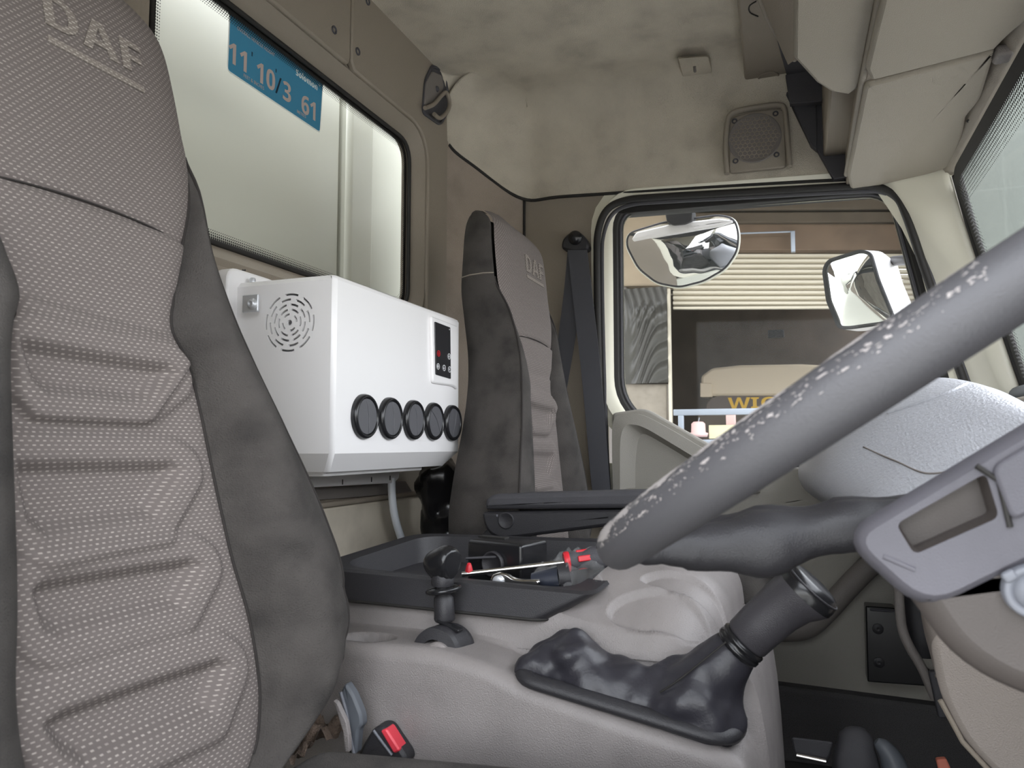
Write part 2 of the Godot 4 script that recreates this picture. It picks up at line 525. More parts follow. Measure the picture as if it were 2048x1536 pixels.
# ---------------------------------------------------------------- what stands outside the cab
func outside() -> void:
	var st := mb()
	slab(st, PackedVector3Array([Vector3(-14, -1.25, 14), Vector3(14, -1.25, 14), Vector3(14, -1.25, -16), Vector3(-14, -1.25, -16)]), Vector3(0, -0.2, 0), 0.01)
	var g := obj("ground", st, M.concrete)
	tag(g, "pale concrete yard that the lorry stands on", "", "", "structure")
	# the lorry's own white body, a hand's breadth behind the rear window
	var body := thing("body_box", "white box body of the lorry standing close behind the rear window", "truck body", Vector3(-1.25, -0.2, -0.2))
	st = mb()
	slab(st, PackedVector3Array([Vector3(-1.14, -0.2, 1.1), Vector3(-1.14, -0.2, -0.66), Vector3(-1.14, 3.1, -0.66), Vector3(-1.14, 3.1, 1.1)]), Vector3(-3, 0, 0), 0.008)
	obj("front_panel", st, M.body_white, body)
	st = mb()
	slab(st, PackedVector3Array([Vector3(-1.115, -0.2, -0.672), Vector3(-1.115, -0.2, -0.80), Vector3(-1.115, 3.1, -0.80), Vector3(-1.115, 3.1, -0.672)]), Vector3(-3, 0, 0), 0.015)
	obj("corner_post", st, M.body_white, body)
	st = mb()
	slab(st, PackedVector3Array([Vector3(-1.145, -0.2, -0.805), Vector3(-1.145, -0.2, -1.75), Vector3(-1.145, 3.1, -1.75), Vector3(-1.145, 3.1, -0.805)]), Vector3(-3, 0, 0), 0.02)
	obj("side_panel", st, M.body_white, body)
	# workshop front, left of the lorry
	var zf := -6.0
	var w := structure("wall_workshop", "workshop front seen through the passenger window")
	st = mb()
	slab(st, onZ([[1040, 1500], [1254, 1500], [1254, 498], [1040, 498]], zf), Vector3(0, 0, -0.2), 0.01)
	obj("pier", st, M.panel_grey, w)
	st = mb()
	slab(st, onZ([[1000, 571], [1345, 571], [1345, 200], [1000, 200]], zf + 0.06), Vector3(0, 0, -0.2), 0.02)
	obj("tan_fascia", st, M.tan_wall, w)
	st = mb()
	slab(st, onZ([[1250, 878], [1334, 878], [1334, 768], [1250, 768]], zf + 0.02), Vector3(0, 0, -0.15), 0.01)
	obj("low_wall", st, M.trim_light, w)
	st = mb()
	slab(st, onZ([[1250, 1600], [1334, 1600], [1334, 879], [1250, 879]], zf + 0.05), Vector3(0, 0, -0.15), 0.01)
	obj("plinth", st, M.black_soft, w)
	st = mb()
	slab(st, onZ([[1345, 500], [1850, 500], [1850, 447], [1345, 447]], zf + 0.1), Vector3(0, 0, -0.15), 0.01)
	obj("timber_lintel", st, M.beam, w)
	for k in 4:
		st = mb()
		var y0 := 446.0 - k * 26
		slab(st, onZ([[1345, y0], [1900, y0 - 3], [1900, y0 - 24], [1345, y0 - 21]], zf + 0.16 + 0.03 * (k % 2)), Vector3(0, 0, -0.12), 0.012)
		obj("board", st, M.beam_dark, w)
	# canopy over the workshop front, which keeps the doorway dim
	st = mb()
	slab(st, PackedVector3Array([Vector3(-6, 3.05, -2.6), Vector3(0.95, 3.05, -2.6), Vector3(0.95, 3.05, -10.8), Vector3(-6, 3.05, -10.8)]), Vector3(0, 0.12, 0), 0.01)
	obj("canopy", st, M.beam_dark, w)
	# dim room behind the doorway
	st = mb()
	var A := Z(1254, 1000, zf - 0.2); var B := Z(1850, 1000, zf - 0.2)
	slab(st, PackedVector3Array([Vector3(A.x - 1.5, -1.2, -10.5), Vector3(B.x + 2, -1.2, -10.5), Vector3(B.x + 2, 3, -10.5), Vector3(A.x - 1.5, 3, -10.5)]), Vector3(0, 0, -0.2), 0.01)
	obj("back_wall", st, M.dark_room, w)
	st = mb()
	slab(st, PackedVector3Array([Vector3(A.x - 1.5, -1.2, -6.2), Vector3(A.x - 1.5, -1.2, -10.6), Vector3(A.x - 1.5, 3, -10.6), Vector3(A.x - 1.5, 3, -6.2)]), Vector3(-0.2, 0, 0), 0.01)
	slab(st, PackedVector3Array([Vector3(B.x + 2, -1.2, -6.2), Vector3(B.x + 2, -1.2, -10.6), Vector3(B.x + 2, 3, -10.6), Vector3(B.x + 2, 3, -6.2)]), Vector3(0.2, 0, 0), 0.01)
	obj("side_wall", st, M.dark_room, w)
	# roughcast wall on the right, seen through the windscreen
	st = mb()
	slab(st, PackedVector3Array([Vector3(0.98, -1.2, -5.2), Vector3(9, -1.2, -5.2), Vector3(9, 3.6, -5.2), Vector3(0.98, 3.6, -5.2)]), Vector3(0, 0, -1.0), 0.02)
	var rw := obj("wall_roughcast", st, M.render_wall)
	tag(rw, "pale roughcast wall seen through the windscreen", "", "", "structure")
	# roller shutter, half down
	var sh := thing("roller_shutter", "cream slatted roller shutter half lowered over the dark workshop doorway", "shutter", Z(1560, 612, zf + 0.02))
	var top := 500.0
	var n := 11
	for k in n:
		st = mb()
		var h := (612.0 - 496.0) / n
		var yb := 612.0 - k * h
		var P := PackedVector3Array(); var Q := PackedVector3Array(); var R := PackedVector3Array(); var S := PackedVector3Array()
		for q in [[P, yb, 0.0], [Q, yb - h * 0.25, 0.035], [R, yb - h * 0.7, 0.035], [S, yb - h * 0.94, 0.0]]:
			q[0].append(Z(1347, q[1], zf - 0.05) + Vector3(0, 0, q[2])); q[0].append(Z(1830, q[1], zf - 0.05) + Vector3(0, 0, q[2]))
		loft(st, [P, Q, R, S], false, -1)
		obj("slat", st, M.shutter, sh)
	st = mb()
	slab(st, onZ([[1346, 613], [1346, 618], [1830, 616], [1830, 611]], zf + 0.0), Vector3(0, 0, -0.05), 0.004)
	obj("bottom_bar", st, M.shutter, sh)
	# white guide post beside it
	st = mb()
	rbox(st, Transform3D(Basis(), Z(1340, 730, zf + 0.06)), Vector3(0.028, 1.4, 0.05), 0.004)
	var gp := obj("guide_post", st, M.shutter)
	tag(gp, "pale upright post at the left edge of the shutter doorway", "post")
	# bracket high on the lintel
	var br := thing("metal_bracket", "pale metal bracket with a short arm fixed to the timber above the shutter", "bracket", Z(1585, 505, zf + 0.2))
	st = mb(); rbox(st, Transform3D(Basis(), Z(1586, 484, zf + 0.2)), Vector3(0.035, 0.18, 0.05), 0.004); obj("upright", st, M.steel, br)
	st = mb(); tube(st, PackedVector3Array([Z(1478, 467, zf + 0.2), Z(1590, 463, zf + 0.2)]), 0.008, 8); obj("arm", st, M.steel, br)
	# black plastic sheet with folds
	var a := Z(1250, 768, zf + 0.08); var b := Z(1334, 573, zf + 0.08)
	var rings := []
	st = mb()
	for j in 61:
		var row := PackedVector3Array()
		for i in 41:
			var u := i / 40.0; var v := j / 60.0
			var x := lerpf(a.x, b.x, u); var y := lerpf(a.y, b.y, v)
			var d1 := absf(sin((v * 5.0 - u * 3.5 + 0.4 * sin(u * 7.0)) * 3.2)) * smoothstep(0.05, 0.5, u) * (1.0 - smoothstep(0.6, 0.9, v))
			var d2 := absf(sin((u * 6.0 + v * 2.0 + 0.5 * sin(v * 6.0)) * 3.0)) * smoothstep(0.45, 0.8, v) * 0.7
			row.append(Vector3(x, y, a.z + 0.035 * (d1 + d2)))
		rings.append(row)
	loft(st, rings, false)
	var tp := obj("plastic_sheet", st, M.tarp)
	tag(tp, "creased black plastic sheet hung left of the shutter doorway", "plastic sheet")
	# the other lorry in the doorway: cream roof fairing over a dark sign
	var ot := thing("parked_truck", "cream truck with a dark lettered headboard parked inside the dim workshop", "truck", Vector3(0.1, -1.2, -8.0))
	var zt := -8.0
	var fair := rounded(onZ([[1402, 792], [1402, 752], [1424, 736], [1480, 730], [1600, 728], [1750, 735], [1800, 760], [1800, 792]], zt), 0.03, 3)
	st = mb(); slab(st, fair, Vector3(0, 0, -1.6), 0.03); obj("roof_fairing", st, M.truck_cream, ot)
	st = mb(); slab(st, rounded(onZ([[1400, 794], [1400, 766], [1424, 767], [1424, 794]], zt + 0.03), 0.008, 3), Vector3(0, 0, -0.2), 0.008); obj("fairing_end", st, M.truck_cream, ot)
	st = mb(); slab(st, rounded(onZ([[1411, 822], [1413, 806], [1424, 795], [1445, 790], [1800, 790], [1800, 822]], zt - 0.02), 0.02, 3), Vector3(0, 0, -0.4), 0.008); obj("headboard", st, M.truck_dark, ot)
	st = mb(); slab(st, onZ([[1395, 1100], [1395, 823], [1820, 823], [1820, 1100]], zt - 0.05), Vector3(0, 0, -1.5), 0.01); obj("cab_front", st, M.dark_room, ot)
	letters("lettering", "WIC", Transform3D(Basis().scaled(Vector3(1.55, 1, 1)), Z(1503, 806, zt - 0.005)), 0.17, 0.01, M.yellow, ot)
	st = mb(); rbox(st, Transform3D(Basis(), Z(1552, 668, -9.6)), Vector3(0.2, 0.1, 0.1), 0.01)
	tag(obj("wall_lamp", st, M.black), "small dark box lamp high on the wall inside the workshop", "lamp")
	# steel rack in front of the doorway with a bucket on it
	var rk := thing("steel_rack", "grey steel tube rack standing in front of the workshop doorway", "rack", Z(1430, 1100, -4.0))
	var zr := -4.0
	st = mb(); rbox(st, Transform3D(Basis(), Z(1500, 823, zr)), Vector3(0.95, 0.04, 0.04), 0.004); obj("top_rail", st, M.steel, rk)
	st = mb(); rbox(st, Transform3D(Basis(), Z(1364, 930, zr)), Vector3(0.035, 0.66, 0.035), 0.004); obj("leg", st, M.steel, rk)
	st = mb(); rbox(st, Transform3D(Basis(), Z(1640, 930, zr)), Vector3(0.035, 0.66, 0.035), 0.004); obj("leg", st, M.steel, rk)
	st = mb(); rbox(st, Transform3D(Basis(), Z(1500, 884, zr)), Vector3(0.95, 0.03, 0.3), 0.004); obj("shelf", st, M.steel, rk)
	var bk := thing("bucket", "pink plastic tub standing on the steel rack", "bucket", Z(1397, 876, zr))
	st = mb()
	var base := Z(1397, 874, zr)
	lathe(st, base, Vector3.UP, [[0.001, 0], [0.055, 0], [0.062, 0.025], [0.046, 0.03], [0.044, 0.085], [0.030, 0.098], [0.001, 0.1]], 20)
	obj("tub", st, M.pink, bk)
	st = mb(); tube(st, PackedVector3Array([base + Vector3(0, 0.09, 0), base + Vector3(0.008, 0.125, 0)]), 0.003, 6); obj("stem", st, M.steel, bk)
	st = mb(); rbox(st, Transform3D(Basis(), Z(1470, 864, zr - 0.1)), Vector3(0.32, 0.09, 0.1), 0.006)
	tag(obj("carton", st, M.pale_yellow), "pale yellow carton lying on the steel rack beside the pink tub", "box")
	st = mb(); rbox(st, Transform3D(Basis(), Z(1462, 843, zr - 0.25)), Vector3(0.06, 0.1, 0.06), 0.006)
	tag(obj("canister", st, M.pink), "small brownish canister behind the pale yellow carton", "can")

# ---------------------------------------------------------------- the cab's own shell
const XR := -0.88
func shell() -> void:
	var st := mb()
	# floor
	slab(st, PackedVector3Array([Vector3(-0.95, 0.0, 1.02), Vector3(0.62, 0.0, 1.02), Vector3(0.62, 0.0, -1.02), Vector3(-0.95, 0.0, -1.02)]), Vector3(0, -0.06, 0), 0.003)
	tag(obj("floor", st, M.carpet), "dark carpeted cab floor", "", "", "structure")
	# rear wall with its window
	var rear := structure("wall_rear", "grey rear wall of the cab behind the seats")
	var hole := rounded(PackedVector3Array([Vector3(-0.905, 1.082, 0.215), Vector3(-0.905, 1.082, -0.612), Vector3(-0.905, 1.512, -0.612), Vector3(-0.905, 1.512, 0.215)]), 0.06, 6)
	var mid := moved(inset(hole, -0.030), Vector3(0.032, 0, 0))
	var outer := rounded(PackedVector3Array([Vector3(XR, 0.632, 1.02), Vector3(XR, 0.632, -0.80), Vector3(XR, 1.80, -0.80), Vector3(XR, 1.80, 1.02)]), 0.001, 6)
	st = mb()
	loft(st, [hole, mid], true, 1)
	strip(st, mid, moved(inset(hole, -0.040), Vector3(0.025, 0, 0)), true, 2)
	strip(st, moved(inset(hole, -0.040), Vector3(0.025, 0, 0)), outer, true, 3)
	strip(st, hole, moved(hole, Vector3(-0.02, 0, 0)), true, 4)
	strip(st, moved(outer, Vector3(-0.045, 0, 0)), moved(hole, Vector3(-0.02, 0, 0)), true, 5)
	strip(st, outer, moved(outer, Vector3(-0.045, 0, 0)), true, 6)
	obj("wall_panel", st, M.trim, rear)
	# painted bulkhead below
	st = mb()
	slab(st, PackedVector3Array([Vector3(-0.872, 0.0, 1.02), Vector3(-0.872, 0.0, -1.0), Vector3(-0.872, 0.628, -1.0), Vector3(-0.872, 0.628, 1.02)]), Vector3(-0.05, 0, 0), 0.006)
	obj("painted_bulkhead", st, M.bulkhead, rear)
	st = mb()
	tube(st, pts([[-0.868, 0.634, 0.9], [-0.868, 0.634, -0.66]]), 0.006, 8)
	obj("ledge", st, M.trim, rear)
	# upper trims, two pieces meeting at a joint
	var depth := Vector3(-0.012, 0, 0)
	st = mb()
	slab(st, rounded(PackedVector3Array([Vector3(-0.865, 1.544, 1.0), Vector3(-0.865, 1.544, -0.277), Vector3(-0.865, 1.80, -0.277), Vector3(-0.865, 1.80, 1.0)]), [0.002, 0.02, 0.01, 0.002], 4), depth, 0.005)
	obj("upper_trim", st, M.trim, rear)
	st = mb()
	var trim_edge := PackedVector3Array([Vector3(-0.865, 1.56, -0.281), Vector3(-0.865, 1.544, -0.296)])
	var along := inset(hole, -0.032)
	for i in range(20, 13, -1): trim_edge.append(Vector3(-0.865, along[i].y, along[i].z))
	trim_edge.append_array(PackedVector3Array([Vector3(-0.865, 1.1, along[14].z), Vector3(-0.865, 0.65, along[14].z), Vector3(-0.865, 0.65, -0.755), Vector3(-0.865, 1.56, -0.757), Vector3(-0.865, 1.66, -0.750), Vector3(-0.865, 1.72, -0.72), Vector3(-0.865, 1.77, -0.66), Vector3(-0.865, 1.80, -0.60), Vector3(-0.865, 1.80, -0.281)]))
	slab(st, trim_edge, depth, 0.004)
	obj("upper_trim", st, M.trim, rear)
	for q in [[668, 60], [715, 103], [735, 3]]:
		st = mb()
		var c := X(q[0], q[1], -0.865)
		lathe(st, c, Vector3.RIGHT, [[0.0085, 0.0], [0.0085, 0.002], [0.007, 0.003], [0.005, 0.002], [0.0045, -0.004], [0.0001, -0.004]], 16)
		obj("screw", st, M.black_soft, rear)
	# holes and loose wire ends in the wall left of the white unit
	for q in [[485, 538, 487, 548], [489, 537, 490, 541], [490, 546, 491, 550], [470, 577, 480, 584], [480, 584, 489, 581]]:
		st = mb()
		tube(st, PackedVector3Array([X(q[0], q[1], -0.878), X(q[2], q[3], -0.876)]), 0.0016, 6)
		obj("wire_end", st, M.black, rear)
	# rear window
	var win := structure("window_1", "large rear window of the cab")
	st = mb()
	slab(st, inset(moved(hole, Vector3(-0.008, 0, 0)), -0.004), Vector3(-0.005, 0, 0), 0.001)
	obj("pane", st, M.pane, win)
	frit(win, moved(hole, Vector3(-0.006, 0, 0)), 0.012, 0.0042, 4)
	st = mb()
	tube(st, moved(inset(hole, 0.003), Vector3(0.003, 0, 0)), 0.005, 6, true)
	obj("rubber_seal", st, M.rubber, win)
	# headliner: a padded cove that turns from the walls into the flat roof
	var ce := structure("ceiling", "cloth covered roof lining of the cab")
	st = mb()
	slab(st, PackedVector3Array([Vector3(-0.95, 1.735, 1.02), Vector3(0.5, 1.735, 1.02), Vector3(0.5, 1.735, -1.02), Vector3(-0.95, 1.735, -1.02)]), Vector3(0, 0.06, 0), 0.003)
	obj("roof_lining", st, M.headliner, ce)
	var path := catmull(pts([[-0.862, 1.748, 0.2], [-0.862, 1.748, -0.25], [-0.862, 1.745, -0.66], [-0.868, 1.68, -0.742], [-0.872, 1.57, -0.762], [-0.83, 1.525, -0.87], [-0.735, 1.462, -0.985], [-0.6, 1.455, -0.99], [-0.2, 1.434, -0.99], [0.14, 1.413, -0.99], [0.32, 1.40, -0.99]]), 8)
	cove = []
	for k in 13:
		var t := k / 12.0
		var ring := PackedVector3Array()
		for i in path.size():
			var tg := (path[mini(i + 1, path.size() - 1)] - path[maxi(i - 1, 0)]); tg.y = 0
			var inn := Vector3(-tg.z, 0, tg.x).normalized()
			var f := sin(t * PI / 2); var g := 1.0 - cos(t * PI / 2)
			var y0 := path[i].y
			var flat := 1.736
			var yy := lerpf(y0, flat, pow(f, 0.9))
			var off := (0.02 * t + 0.13 * pow(g, 1.6)) * smoothstep(-0.69, -0.80, path[i].z)
			ring.append(Vector3(path[i].x, yy, path[i].z) + inn * off)
		cove.append(ring)
	st = mb()
	loft(st, cove, false)
	obj("cove", st, M.headliner, ce)
	st = mb()
	tube(st, path.slice(33), 0.0045, 8)
	obj("edge_bead", st, M.rubber, ce)
	# corner between the rear wall and the passenger side
	var corner := structure("trim_1", "cloth covered corner panel beside the passenger seat")
	st = mb()
	var rings := []
	var cpath := catmull(pts([[-0.872, 1, -0.756], [-0.862, 1, -0.80], [-0.83, 1, -0.87], [-0.775, 1, -0.95], [-0.735, 1, -0.998]]), 8)
	for yy in [0.05, 0.6, 1.2, 1.6]:
		var ring := PackedVector3Array()
		for p in cpath: ring.append(Vector3(p.x, minf(yy, table([[-0.998, 1.462], [-0.87, 1.524], [-0.756, 1.572]], p.z)), p.z))
		rings.append(ring)
	loft(st, rings, false)
	obj("corner_cloth", st, M.pillar_cloth, corner)
	st = mb()
	tube(st, pts([[-0.732, 1.465, -0.996], [-0.734, 1.2, -0.997], [-0.736, 0.6, -0.997]]), 0.004, 8)
	obj("joint_bead", st, M.rubber, corner)
	# passenger side behind the door
	var wl := structure("wall_left", "grey brown pillar panel between the passenger seat and the door")
	st = mb()
	slab(st, rect_z(-0.95, -0.50, 0.0, 1.50, -1.0), Vector3(0, 0, -0.05), 0.002)
	obj("pillar_panel", st, M.trim, wl)
	st = mb()
	slab(st, PackedVector3Array([Vector3(-0.70, 1.40, -1.005), Vector3(0.33, 1.374, -1.005), Vector3(0.33, 1.44, -1.005), Vector3(-0.70, 1.48, -1.005)]), Vector3(0, 0, -0.05), 0.002)
	obj("roof_rail", st, M.rubber, wl)
	st = mb()
	slab(st, rect_z(-0.95, 0.75, -0.3, 0.02, -1.0), Vector3(0, 0, -0.05), 0.002)
	obj("sill", st, M.rubber, wl)
	st = mb()
	slab(st, PackedVector3Array([Vector3(0.32, 0.0, -0.99), Vector3(0.75, 0.0, -0.99), Vector3(0.52, 0.88, -0.99), Vector3(0.34, 0.88, -0.99)]), Vector3(0, 0, -0.06), 0.002)
	obj("front_quarter", st, M.trim, wl)
	# windscreen side: screen plane leans back from the scuttle to the roof
	var ws := structure("window_2", "windscreen with a dotted black border")
	var wpts := rounded(pts([[0.345, 1.374, -0.915], [0.345, 1.374, 0.95], [0.485, 0.80, 0.95], [0.485, 0.80, -0.915]]), 0.075, 8)
	st = mb()
	slab(st, wpts, Vector3(0.0048, 0.0012, 0), 0.001)
	obj("pane", st, M.pane, ws)
	frit(ws, moved(wpts, Vector3(-0.002, -0.0005, 0)), 0.03, 0.0075, 8)
	# pillar between door and windscreen
	var pl := structure("trim_2", "cream windscreen pillar cover")
	st = mb()
	rings = []
	for q in [[1.44, 0.19, 0.330], [1.38, 0.215, 0.338], [1.28, 0.268, 0.358], [1.14, 0.322, 0.392], [0.98, 0.368, 0.430], [0.84, 0.41, 0.462], [0.7, 0.44, 0.50]]:
		var y: float = q[0]
		var ring := PackedVector3Array()
		for p in [[q[1] - 0.02, -1.0], [q[1] + 0.002, -0.978], [q[1] + 0.03, -0.955], [lerpf(q[1], q[2], 0.6), -0.94], [q[2] - 0.012, -0.925], [q[2], -0.915], [q[2] + 0.012, -0.93]]: ring.append(Vector3(p[0], y, p[1]))
		rings.append(ring)
	loft(st, rings, false)
	obj("pillar_cover", st, M.cream, pl)
	# header above the windscreen and scuttle below it
	var hd := structure("trim_3", "pale header rail above the windscreen")
	st = mb()
	var hr := []
	for q in [[0.30, 1.48], [0.315, 1.44], [0.325, 1.40], [0.334, 1.382], [0.345, 1.376], [0.36, 1.376]]:
		var line := PackedVector3Array()
		for k in 9:
			var z := lerpf(-0.98, 1.0, k / 8.0)
			line.append(Vector3(q[0], q[1], z))
		hr.append(line)
	loft(st, hr, false)
	obj("header_rail", st, M.trim_light, hd)
	st = mb()
	tube(st, pts([[0.356, 1.372, -0.912], [0.378, 1.26, -0.913], [0.42, 1.08, -0.915], [0.49, 0.80, -0.918]]), 0.011, 8)
	obj("screen_seal", st, M.rubber, pl)
	st = mb()
	slab(st, PackedVector3Array([Vector3(0.31, 1.47, 1.0), Vector3(0.31, 1.47, -1.0), Vector3(0.34, 1.80, -1.0), Vector3(0.34, 1.80, 1.0)]), Vector3(0.05, 0, 0), 0.002)
	obj("roof_front", st, M.trim, hd)
	var fr := structure("wall_front", "front bulkhead under the dashboard")
	st = mb()
	slab(st, PackedVector3Array([Vector3(0.56, -0.1, 1.0), Vector3(0.56, -0.1, -1.0), Vector3(0.50, 0.84, -1.0), Vector3(0.50, 0.84, 1.0)]), Vector3(0.06, 0, 0), 0.002)
	obj("bulkhead", st, M.carpet, fr)
	# driver's side: pillars and rails around the open door
	var wr := structure("wall_right", "driver's side of the cab around the open door")
	st = mb()
	slab(st, rect_z(-0.95, -0.50, -0.3, 1.80, 1.0), Vector3(0, 0, 0.05), 0.002)
	obj("rear_pillar", st, M.cream, wr)
	st = mb()
	slab(st, PackedVector3Array([Vector3(-0.50, 1.405, 1.0), Vector3(0.4, 1.375, 1.0), Vector3(0.4, 1.80, 1.0), Vector3(-0.50, 1.80, 1.0)]), Vector3(0, 0, 0.05), 0.002)
	obj("roof_rail", st, M.cream, wr)
	st = mb()
	slab(st, PackedVector3Array([Vector3(0.42, -0.3, 1.0), Vector3(0.75, -0.3, 1.0), Vector3(0.50, 0.88, 1.0), Vector3(0.36, 1.45, 1.0), Vector3(0.28, 1.45, 1.0)]), Vector3(0, 0, 0.05), 0.002)
	obj("front_pillar", st, M.cream, wr)
var cove := []

# a printed black border: a solid band at the edge, then rows of shrinking dots
func frit(parent: Node3D, edge: PackedVector3Array, band: float, dot: float, rows: int) -> void:
	var st := mb()
	strip(st, edge, inset(edge, band), true, 0)
	obj("black_border", st, M.rubber, parent)
	st = mb()
	var per := 0.0
	for i in edge.size(): per += edge[i].distance_to(edge[(i + 1) % edge.size()])
	var nn := newell(edge)
	for r in rows:
		var line := inset(edge, band + (r + 0.35) * dot * 1.0)
		var rad := dot * (0.54 - 0.36 * r / rows)
		var walk := (0.5 if r % 2 else 0.0) * dot * 1.15
		for i in line.size():
			var a := line[i]; var b := line[(i + 1) % line.size()]
			var l := a.distance_to(b)
			if l < 1e-6: continue
			var e := (b - a) / l; var f := nn.cross(e)
			while walk < l:
				var c := a + e * walk
				for k in 6:
					tri(st, c, c + (e * cos(k * TAU / 6) + f * sin(k * TAU / 6)) * rad, c + (e * cos((k + 1) * TAU / 6) + f * sin((k + 1) * TAU / 6)) * rad)
				walk += dot * 1.15
			walk -= l
	var o := obj("border_dots", st, M.rubber, parent)
	o.set_meta("kind", "stuff")

# ---------------------------------------------------------------- what hangs from the roof
func overhead() -> void:
	var st := mb()
	# locker over the windscreen: a tray with a turned up lip, its back wall and end
	var lk := thing("overhead_locker", "greige overhead storage tray running above the windscreen behind the sun visors", "locker", Vector3(0.05, 1.41, 0))
	var under := onY([[1600, -320], [1587, -60], [1587, 118], [1632, 167], [1662, 185], [1697, 191], [1717, 178], [1724, 164], [1770, -60], [1830, -320]], 1.405)
	st = mb(); slab(st, under, Vector3(0, 0.02, 0), 0.007); obj("tray_floor", st, M.visor, lk)
	var A := catmull(onY([[1587, -320], [1587, -60], [1587, 0], [1587, 60], [1590, 119]], 1.412), 6)
	var B := catmull(onY([[1430, -320], [1505, -60], [1522, 0], [1548, 60], [1590, 119]], 1.47), 6)
	var Am := PackedVector3Array()
	for i in A.size(): Am.append(A[i].lerp(B[i], 0.5) + Vector3(-0.012, -0.008, 0))
	st = mb(); loft(st, [A, Am, B], false); obj("lip", st, M.trim, lk)
	st = mb(); tube(st, B, 0.005, 8); obj("lip_edge", st, M.trim_light, lk)
	st = mb(); slab(st, rect_x(0.9, -0.975, 1.395, 1.735, 0.125), Vector3(0.02, 0, 0), 0.004); obj("front_wall", st, M.trim, lk)
	st = mb(); slab(st, rect_x(-0.5, -0.975, 1.47, 1.735, 0.075), Vector3(0.05, 0, 0), 0.006); obj("inner_wall", st, M.trim, lk)
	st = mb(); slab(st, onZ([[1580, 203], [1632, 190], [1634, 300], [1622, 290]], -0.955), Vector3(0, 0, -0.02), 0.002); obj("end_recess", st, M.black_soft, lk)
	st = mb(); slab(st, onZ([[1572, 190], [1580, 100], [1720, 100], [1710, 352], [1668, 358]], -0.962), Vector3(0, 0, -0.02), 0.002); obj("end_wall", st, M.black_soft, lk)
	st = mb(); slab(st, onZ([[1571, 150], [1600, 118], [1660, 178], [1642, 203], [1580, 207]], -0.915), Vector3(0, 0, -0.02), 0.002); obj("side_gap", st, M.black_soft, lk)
	st = mb(); tube(st, onZ([[1584, 203], [1632, 191]], -0.952), 0.003, 6); obj("recess_edge", st, M.trim_light, lk)
	st = mb(); tube(st, onY([[1790, -150], [1758, 0], [1724, 164], [1693, 349]], 1.40), 0.006, 8); obj("front_edge", st, M.trim_light, lk)
	# stepped roof panel beside the locker
	var rp := structure("trim_4", "smooth greige roof panel next to the overhead locker")
	st = mb()
	slab(st, rounded(onY([[1430, -400], [1474, 0], [1491, 178], [1573, 193], [1640, 205], [1600, -400]], 1.69), [0.001, 0.001, 0.02, 0.02, 0.002, 0.002], 4), Vector3(0, 0.04, 0), 0.006)
	obj("roof_panel", st, M.trim, rp)
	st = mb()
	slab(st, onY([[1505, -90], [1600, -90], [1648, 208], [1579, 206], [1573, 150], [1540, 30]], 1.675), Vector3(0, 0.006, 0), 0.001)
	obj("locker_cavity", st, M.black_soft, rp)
	st = mb()
	lathe(st, Y(1537, 153, 1.689), Vector3.DOWN, [[0.026, 0.0], [0.026, 0.0015], [0.023, 0.002], [0.021, 0.001], [0.0001, 0.001]], 24)
	obj("blanking_disc", st, M.trim, rp)
	st = mb()
	tube(st, catmull(onY([[1512, 3], [1499, 12], [1500, 25], [1516, 33]], 1.689), 5), 0.0015, 6)
	obj("half_round_mark", st, M.rubber, rp)
	# sun visors
	var v1 := thing("sun_visor", "greige sun visor at the passenger door end, lower of the two panels", "sun visor", Y(1800, 270, 1.385))
	var pv := rounded(onY([[1694, 352], [1702, 385], [1880, 344], [1906, 330], [1924, 282], [1932, 236], [1962, 200], [1984, 128], [1990, 106], [1742, 170], [1729, 176]], 1.385), [0.02, 0.02, 0.03, 0.02, 0.02, 0.015, 0.02, 0.02, 0.004, 0.012, 0.01], 4)
	st = mb(); slab(st, pv, Vector3(0, 0.024, 0), 0.007); obj("panel", st, M.visor, v1)
	st = mb()
	tube(st, PackedVector3Array([Y(1922, 300, 1.40), Y(1937, 236, 1.40)]), 0.009, 10)
	obj("hinge_pin", st, M.trim, v1)
	st = mb()
	rbox(st, frame(Y(1936, 262, 1.398), Y(1924, 300, 1.398) - Y(1944, 226, 1.398), Vector3.UP), Vector3(0.075, 0.018, 0.018), 0.006)
	obj("hinge_bracket", st, M.trim, v1)
	st = mb(); lathe(st, Y(1940, 242, 1.389), Vector3.DOWN, [[0.006, -0.002], [0.006, 0.001], [0.004, 0.0], [0.0001, -0.002]], 12); obj("screw", st, M.black, v1)
	var v2 := thing("sun_visor", "greige centre sun visor next to the locker edge, the upper of the two panels", "sun visor", Y(1880, 60, 1.385))
	pv = rounded(onY([[1742, 164], [1731, 140], [1764, 0], [1815, -260], [2300, -260], [2160, -60], [2062, 38], [2030, 62], [2006, 84], [1990, 101]], 1.383), [0.012, 0.01, 0.01, 0.01, 0.01, 0.03, 0.02, 0.01, 0.01, 0.004], 4)
	st = mb(); slab(st, pv, Vector3(0, 0.024, 0), 0.007); obj("panel", st, M.visor, v2)
	st = mb(); rbox(st, frame(Y(2006, 108, 1.386), Y(2014, 92, 1.386) - Y(1998, 124, 1.386), Vector3.UP), Vector3(0.036, 0.02, 0.026), 0.006); obj("clip", st, M.panel_grey, v2)
	# speaker let into the side of the roof lining
	var zs := -0.958
	var sp := thing("speaker", "round honeycomb speaker grille set into the roof lining above the passenger door", "speaker", Z(1514, 285, zs))
	var rim := rounded(onZ([[1450, 352], [1458, 232], [1520, 212], [1572, 214], [1580, 330], [1574, 338]], zs), [0.004, 0.035, 0.03, 0.03, 0.004, 0.004], 5)
	var rp2 := catmull(onZ([[1454, 348], [1451, 300], [1455, 245], [1466, 226], [1500, 217], [1540, 211], [1560, 211], [1569, 219], [1574, 260], [1579, 333]], zs + 0.004), 5)
